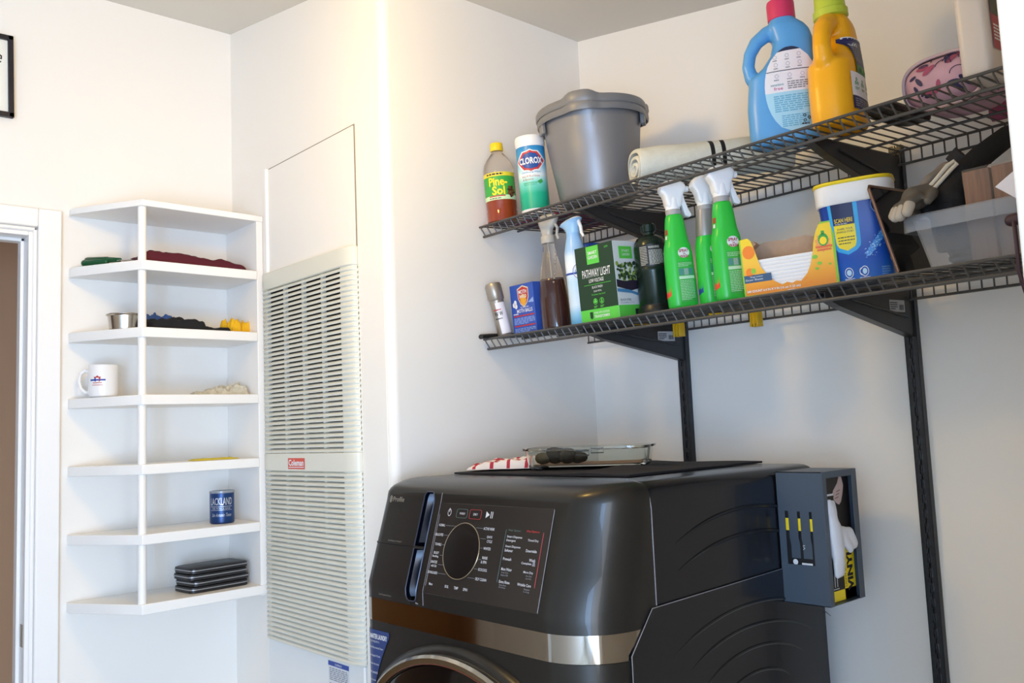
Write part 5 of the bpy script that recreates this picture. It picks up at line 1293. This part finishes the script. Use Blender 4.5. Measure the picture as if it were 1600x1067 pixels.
g.tube(pts, .0014, mat('grip_rim', '#4a5060', .3, metal=.6), 6, closed=True); g.build('grip_rim', t, label='bright rim of the drawer grip')
g = G()     # curved finger pockets inside the recess
for z0, z1 in ((.944, 1.040), (1.056, 1.160)):
    rings = []
    for k in range(9):
        z = z0+(z1-z0)*k/8; dpt = .016+.014*math.sin(PI*k/8)
        rings.append([(CX(z, -dpt), 1.600, z), (CX(z, -dpt-.004), 1.612, z), (CX(z, -dpt-.003), 1.626, z), (CX(z, -.010), 1.6375, z), (CX(z, -.034), 1.6375, z), (CX(z, -.034), 1.600, z)])
    g.loft(rings, MATS['recess_navy'])
g.tube([(CX(1.048, .000), 1.600, 1.048), (CX(1.048, .001), 1.6375, 1.048)], .003, M_washer, 8)
g.build('grip_pocket', t, label='dark blue grip pocket')
g = G(); M_gap = mat('gap_black', '#0a0a0a', .8)
yl = [1.6385, 1.68, 1.711]
P = [(CX(1.048, .0002), y, 1.048) for y in yl]
for k in range(8):
    a_ = PI-PI/2*k/7*.9; P.append((CX(1.048, 0)+RC+RC*math.cos(a_)-.0004, WY1-RC+RC*math.sin(a_)+.0002, 1.048))
g.tube(P, .0013, M_gap, 6); g.tube([(CX(z, .0002), 1.619, z) for z in (.9295, .938)], .0006, M_gap, 5); g.build('drawer_gap', t)
g = G(); F3_ = cons(.0012)
ml = mat('panel_logo', '#9c978c', .35, metal=.3)
def wrapf(u, v):      # text near the rounded left corner
    y = -u; x0 = fx(v)
    if y <= WY1-RC: return (x0-.0012, y, v)
    s_ = (y-(WY1-RC))/RC; a_ = PI-min(s_, 1.5); return (x0+RC+(RC+.0012)*math.cos(a_), WY1-RC+(RC+.0012)*math.sin(a_), v)
g.text('Profile', wrapf, -1.757, 1.141, .044, .011, ml, .01); g.disc(wrapf, -1.766, 1.1465, .0055, .008, ml, 18, .72); g.patch(wrapf, -1.768, -1.764, 1.142, 1.151, ml, 1)
g.text('SmartDispense Detergent', wrapf, -1.742, 1.0530, .054, .0045, ml); g.text('SmartDispense Softener', wrapf, -1.742, .9370, .050, .0045, ml); g.text('Filter', wrapf, -1.600, .9335, .010, .0035, M_pt)
g.build('console_lettering', t, label='small pale lettering')
# door: outer moulding, chrome ring, dark glass bowl
cy_, cz_, ea, eb = 1.455, .600, .335, .252
def ell(s_, x): return [(x, cy_+ea*s_*math.cos(2*PI*k/72), cz_+eb*s_*math.sin(2*PI*k/72)+(s_-1)*.02) for k in range(72)]
g = G(); g.loft([ell(1.055, 1.1275), ell(1.05, 1.119), ell(1.02, 1.110), ell(1.0, 1.108)], M_washer, False, False); g.loft([ell(1.0, 1.108), ell(1.0, 1.125)], M_washer, False, False); g.build('door_moulding', t)
g = G(); g.loft([ell(1.0, 1.112), ell(.995, 1.098), ell(.975, 1.092), ell(.935, 1.094), ell(.930, 1.10)], mat('door_chrome', '#b9b3a8', .12, metal=1), False, False); dr_ = g.build('door_ring', t)
g = G(); g.loft([ell(.930, 1.100), ell(.90, 1.096), ell(.6, 1.088), ell(.3, 1.084)], mat('door_glass', '#0d0c0c', .06), False, True); g.build('door_glass', t)
g = G(); g.tube([(1.0935, y, z) for _, y, z in ell(.932, 0)], .0012, mat('copper_line', '#7c4a3c', .3, metal=.8), 6, closed=True); g.build('ring_accent', dr_, label='thin copper line')
# sticker low on the left
g = G(); ms3 = mat('sticker_blue', '#2b3f73', .35)
def stf(u, v, off=.0012):
    y = -u; x0 = fx(v)
    if y <= WY1-RC: return (x0-off, y, v)
    s_ = (y-(WY1-RC))/RC; a_ = PI-min(s_, 1.5); return (x0+RC+(RC+off)*math.cos(a_), WY1-RC+(RC+off)*math.sin(a_), v)
rows = 14; n = 10; vs = []
for j in range(rows+1):
    v = .70+.158*j/rows; right = 1.772-.075*(j/rows)**1.6 if j < rows-1 else 1.705
    vs += [stf(-(1.806-(1.806-right)*i/n), v) for i in range(n+1)]
g.add(vs, [(j*(n+1)+i, j*(n+1)+i+1, (j+1)*(n+1)+i+1, (j+1)*(n+1)+i) for j in range(rows) for i in range(n)], ms3)
s2 = lambda u, v: stf(u, v, .0020)
g.text('SMARTER LAUNDRY', s2, -1.785, .838, .072, .011, M_ink, .02); g.text('MADE POSSIBLE BY US', s2, -1.785, .830, .040, .004, M_pt); g.patch(s2, -1.797, -1.789, .829, .852, M_ink, 1)
for k, (s, w_) in enumerate((('Wash & Dry in about 2 hours', .058), ('Auto dosing for 32 loads', .046), ('Ventless heat pump', .040), ('Smart connected', .034), ('Easy access', .026), ('Learn more', .022))):
    g.text(s, s2, -1.788, .815-.018*k, w_, .006, M_pt, .01)
g.build('blue_sticker', t, label='blue promotional sticker with white text')

# ---------------- on top of the washer
TZ = 1.1912
g = G(); M_mat = mat('black_felt', '#24242b', .95, var=.1, scale=90, bump=.5, bscale=400)
nx, ny = 26, 26; c = [(1.375, 1.770), (1.385, 1.205), (1.885, 1.215), (1.885, 1.775)]
top = []
def q2(u, v):
    A = Vector(c[0]).lerp(Vector(c[1]), u); B = Vector(c[3]).lerp(Vector(c[2]), u); return A.lerp(B, v)
for j in range(ny+1):
    for i in range(nx+1):
        u, v = i/nx, j/ny; p = q2(u, v)
        lift = .0045+.003*noise.noise(Vector((u*4, v*4, 1)))+.013*max(0, 1-abs(u-.78)/.14)*max(0, 1-abs(v-.25)/.3)
        top.append((p.x, p.y, TZ+max(.0035, lift)))
N1 = (nx+1)*(ny+1); fs = [(j*(nx+1)+i, (j+1)*(nx+1)+i, (j+1)*(nx+1)+i+1, j*(nx+1)+i+1) for j in range(ny) for i in range(nx)]
bot = [(x, y, TZ-.0) for x, y, z in top]
fs2 = [tuple(N1+k for k in reversed(f)) for f in fs]
for i in range(nx): fs2 += [(i, i+1, N1+i+1, N1+i), (ny*(nx+1)+i+1, ny*(nx+1)+i, N1+ny*(nx+1)+i, N1+ny*(nx+1)+i+1)]
for j in range(ny): a = j*(nx+1); b = a+nx+1; fs2 += [(b, a, N1+a, N1+b)]; a += nx; b += nx; fs2 += [(a, b, N1+b, N1+a)]
g.add(top+bot, fs+fs2, M_mat); tag(g.build('felt_mat', angle=50), 'black felt mat lying on top of the washer', 'mat')
TM = TZ+.0085
# dish towel
o = heap('dish_towel', 'folded white dish towel with red stripes on the black mat', 'towel', (1.505, 1.700, TM), math.radians(-58), .20, .12, .030, mat('towel_white', '#ece6e6', .9, bump=.3), 31, .45, 34, prof=lambda u, v: .8+.3*u)
M_tr = mat('towel_red', '#b4384a', .9); o.data.materials.append(M_tr)
for p in o.data.polygons:
    cx = p.center
    if (abs((cx.x+.1) % .045-.02) < .0045 or abs((cx.y+.06) % .05-.02) < .004) and cx.z > .001 and cx.x < .06: p.material_index = 1
# glass dish, turned on the mat
t = thing('glass_dish', 'clear rectangular glass baking dish on top of the washer', 'dish', (1.590, 1.505, TM), math.radians(-58))
M_gl = mat('clear_glass', '#eef4f2', .02, trans=1.0, ior=1.45)
g = G()
def rc(a, b, z, e=6, n=60):
    out = []
    for k in range(n):
        q = 2*PI*k/n; cc, d = math.cos(q), math.sin(q); out.append((a*math.copysign(abs(cc)**(2/e), cc), b*math.copysign(abs(d)**(2/e), d), z))
    return out
LA, LB = .150, .098
g.loft([rc(LA*.92, LB*.88, 0), rc(LA*.95, LB*.92, .004), rc(LA*.985, LB*.975, .042), rc(LA*1.03, LB*1.03, .044), rc(LA*1.03, LB*1.03, .049), rc(LA*.97, LB*.955, .049), rc(LA*.965, LB*.95, .044), rc(LA*.93, LB*.895, .007)], M_gl, True, True); g.build('dish_body', t)
g = G()
for s_ in (-1, 1): g.tube([(-.016, s_*LB*.965, .030), (.016, s_*LB*.965, .030), (.016, s_*LB*.965, .040), (-.016, s_*LB*.965, .040)], .0016, mat('dark_clip', '#4a4a4a', .3, metal=.4), 6, closed=True)
g.build('moulded_tab', t)
dishM = Matrix.Translation((1.590, 1.505, TM+.0075)) @ Matrix.Rotation(math.radians(-58), 4, 'Z')
g = G(); g.sup([(0, LA*.88, LB*.84), (.0012, LA*.88, LB*.84)], mat('brown_paper', '#8f7565', .8, var=.1), 40, 6); o = g.build('brown_sheet'); o.matrix_world = dishM; tag(o, 'brown paper sheet lining the bottom of the glass dish', 'paper')
g = G(); mst = mat('dark_stone', '#2f2c28', .7, var=.3, scale=30)
for (x, y, z, r_, s_) in ((-.085, -.030, .010, .017, (1.25, .9, .75)),): pass
stones = [(-.105, -.045, .014, .018, (1.3, .9, .8), '#4a4436', 'olive grey'), (-.078, -.040, .019, .023, (1.1, .9, .9), '#272420', 'black'), (-.046, -.046, .017, .021, (1.2, .9, .85), '#2c2925', 'charcoal'), (-.020, -.040, .014, .018, (1.3, .9, .8), '#2f2d2a', 'dark grey')]
for k, (x, y, z, r_, s_, cc, word) in enumerate(stones):
    g = G(); g.ball((0, 0, 0), r_, mat('stone_%s' % word.replace(' ', '_'), cc, .75, var=.25, scale=40), 16, s_)
    g.v = [(p[0]+.002*noise.noise(Vector(p)*60), p[1], p[2]+.002*noise.noise(Vector(p)*70+Vector((3, 1, 2)))) for p in g.v]
    o = g.build('stone'); o.matrix_world = dishM @ Matrix.Translation((x, y, r_*s_[2]+.0022))
    tag(o, ('%s rounded stone in the glass dish, ' % word)+['nearest the towel', 'second from the towel', 'third from the towel', 'farthest from the towel'][k], 'stone', 'dark stones in the glass dish')

# ---------------- magnetic glove holder on the washer's side
hx0, hx1, hy0, hy1, hz0, hz1 = 1.728, 1.874, .975, WY0-.0005, .903, 1.181
t = thing('glove_holder', 'blue-grey metal glove box holder fixed on the right side of washer', 'holder', (0, 0, 0))
M_hold = mat('holder_steel', '#56616d', .42, metal=.35)
g = G(); th_ = .0016
# left face with a window cut for the spring fingers
wy0, wy1, wz0, wz1 = 1.003, 1.067, .985, 1.0975
g.box(hx0, hx0+th_, hy0, wy0, hz0, hz1, M_hold); g.box(hx0, hx0+th_, wy1, hy1, hz0, hz1, M_hold); g.box(hx0, hx0+th_, wy0, wy1, hz0, wz0, M_hold); g.box(hx0, hx0+th_, wy0, wy1, wz1, hz1, M_hold)
g.build('slotted_face', t)
g = G()
for y in (1.020, 1.048):
    rings = [[(hx0+dx, y-.0105, z), (hx0+dx+.0014, y-.0105, z), (hx0+dx+.0014, y+.0105, z), (hx0+dx, y+.0105, z)] for z, dx in ((wz1, 0), (1.04, .0), (1.025, .004), (.998, .0035))]
    g2 = G(); g2.loft(rings, M_hold); g2.build('spring_finger', t)
g = G(); g.box(hx1-th_, hx1, hy0, hy1, hz0, hz1, M_hold); g.build('right_face', t)
g = G(); g.box(hx0, hx1, hy0, hy1, hz1-th_, hz1, M_hold); g.build('top_face', t)
g = G(); g.box(hx0, hx1, hy0, hy1, hz0, hz0+th_, M_hold); g.build('bottom_face', t)
g = G(); g.box(hx0, hx1, hy1-th_, hy1, hz0, hz1, M_hold); g.build('back_plate', t)
g = G(); g.box(hx0, hx0+.016, hy0-th_, hy0, hz0, hz1, M_hold); g.box(hx1-.022, hx1, hy0-th_, hy0, hz0, hz1, M_hold); g.box(hx0+.016, hx1-.022, hy0-th_, hy0, hz1-.014, hz1, M_hold); g.build('front_lips', t, bevel=.0005)
# vinyl glove carton inside
t = thing('glove_carton', 'black and yellow vinyl glove carton inside the blue-grey holder', 'box', (0, 0, 0))
cx0, cx1, cy0_, cy1_, cz0, cz1 = hx0+.004, hx1-.012, hy0+.012, hy1-.004, hz0+.003, hz1-.010
g = G(); g.box(cx0, cx1, cy0_, cy1_, cz0, cz1, mat('carton_black', '#1c1a1a', .45)); g.build('carton', t, bevel=.001)
Ff = lambda o_: flat((cx0, cy0_-o_, cz0), (1, 0, 0), (0, 0, 1)); cw, ch = cx1-cx0, cz1-cz0
g = G(); g.patch(Ff(.0004), 0, cw, 0, .022, M_yel, 1); g.patch(Ff(.0004), cw-.048, cw, 0, .115, M_yel, 1)
g.text('VINYL', Ff(.0008), cw-.034, .016, .024, .090, M_inkd, .05, 0, 1); g.text('LIGHT DUTY', Ff(.0008), cw-.046, .026, .007, .062, M_inkd, .0, 0, 1)
for k, hh in enumerate((.016, .022, .028, .034)): g.patch(Ff(.0008), .020+.010*k, .0225+.010*k, .030, .030+hh, M_ink, 1); 
g.patch(Ff(.0008), .018, .058, .0255, .027, M_ink, 1)
g.build('printed_front', t, label='yellow and white print')
g = G(); Fl = flat((cx0-.0004, cy1_, cz0), (0, -1, 0), (0, 0, 1)); g.patch(Fl, 0, cy1_-cy0_, .150, .176, M_yel, 1); Fl2 = flat((cx0-.0008, cy1_, cz0), (0, -1, 0), (0, 0, 1)); g.disc(Fl2, .030, .084, .006, .006, M_ink, 14); g.patch(Fl2, .045, .07, .079, .083, M_ink, 1); g.text('VINYL', Fl2, .050, .110, .005, .035, M_ink, 0, 0, 1); g.build('printed_side', t, label='yellow strip and white marks')
# printed hand near the top, drawn as a flat picture on the carton
g = G(); skin = mat('printed_hand', '#cbb2ab', .5); Fh = Ff(.0006)
hand = [(.100, .258), (.106, .240), (.100, .222), (.092, .206), (.083, .200), (.074, .203), (.066, .208), (.060, .214), (.062, .220), (.058, .226), (.062, .232), (.070, .238), (.080, .246), (.090, .262)]
g.poly(Fh, hand, skin)
for a, b in ((.066, .213), (.070, .220), (.074, .227)): g.poly(Ff(.0009), [(a, b), (a+.016, b+.003), (a+.017, b+.0055), (a+.001, b+.0025)], mat('printed_hand_dark', '#8a6d68', .5))
g.patch(Fh, .030, .062, .2215, .2255, M_ink, 1); g.build('hand_print', t, label='printed hand picture')
# white glove pulled half out: a limp glove, palm and fingers
t = thing('vinyl_glove', 'white vinyl glove pulled out of the carton in the holder', 'glove', (cx0+.040, cy0_-.010, 1.050))
M_vg = mat('white_vinyl_glove', '#e3e3e6', .45)
g = G()
g.capsule((-.012, 0, .052), (-.006, -.004, .005), .014, .020, M_vg); g.capsule((-.006, -.004, .010), (.0, -.004, -.040), .021, .021, M_vg)
g.capsule((.0, -.006, -.035), (.004, -.003, -.078), .020, .015, M_vg); g.capsule((.006, -.004, .000), (.046, -.010, -.006), .018, .015, M_vg); g.capsule((.044, -.010, -.006), (.060, -.012, -.026), .017, .014, M_vg)
g.capsule((.020, -.010, -.010), (.042, -.014, -.034), .013, .012, M_vg); g.capsule((-.018, -.002, .045), (-.016, 0, .064), .011, .010, M_vg); g.capsule((-.004, -.003, .042), (-.002, 0, .062), .011, .009, M_vg)
g.capsule((-.008, -.006, -.060), (-.006, -.003, -.084), .012, .010, M_vg); g.capsule((.010, -.006, -.060), (.012, -.003, -.082), .012, .010, M_vg)
for k in range(len(g.v)):
    x, y, z = g.v[k]; g.v[k] = (x, y*.62, z)
g.build('glove_body', t, remesh=.003)
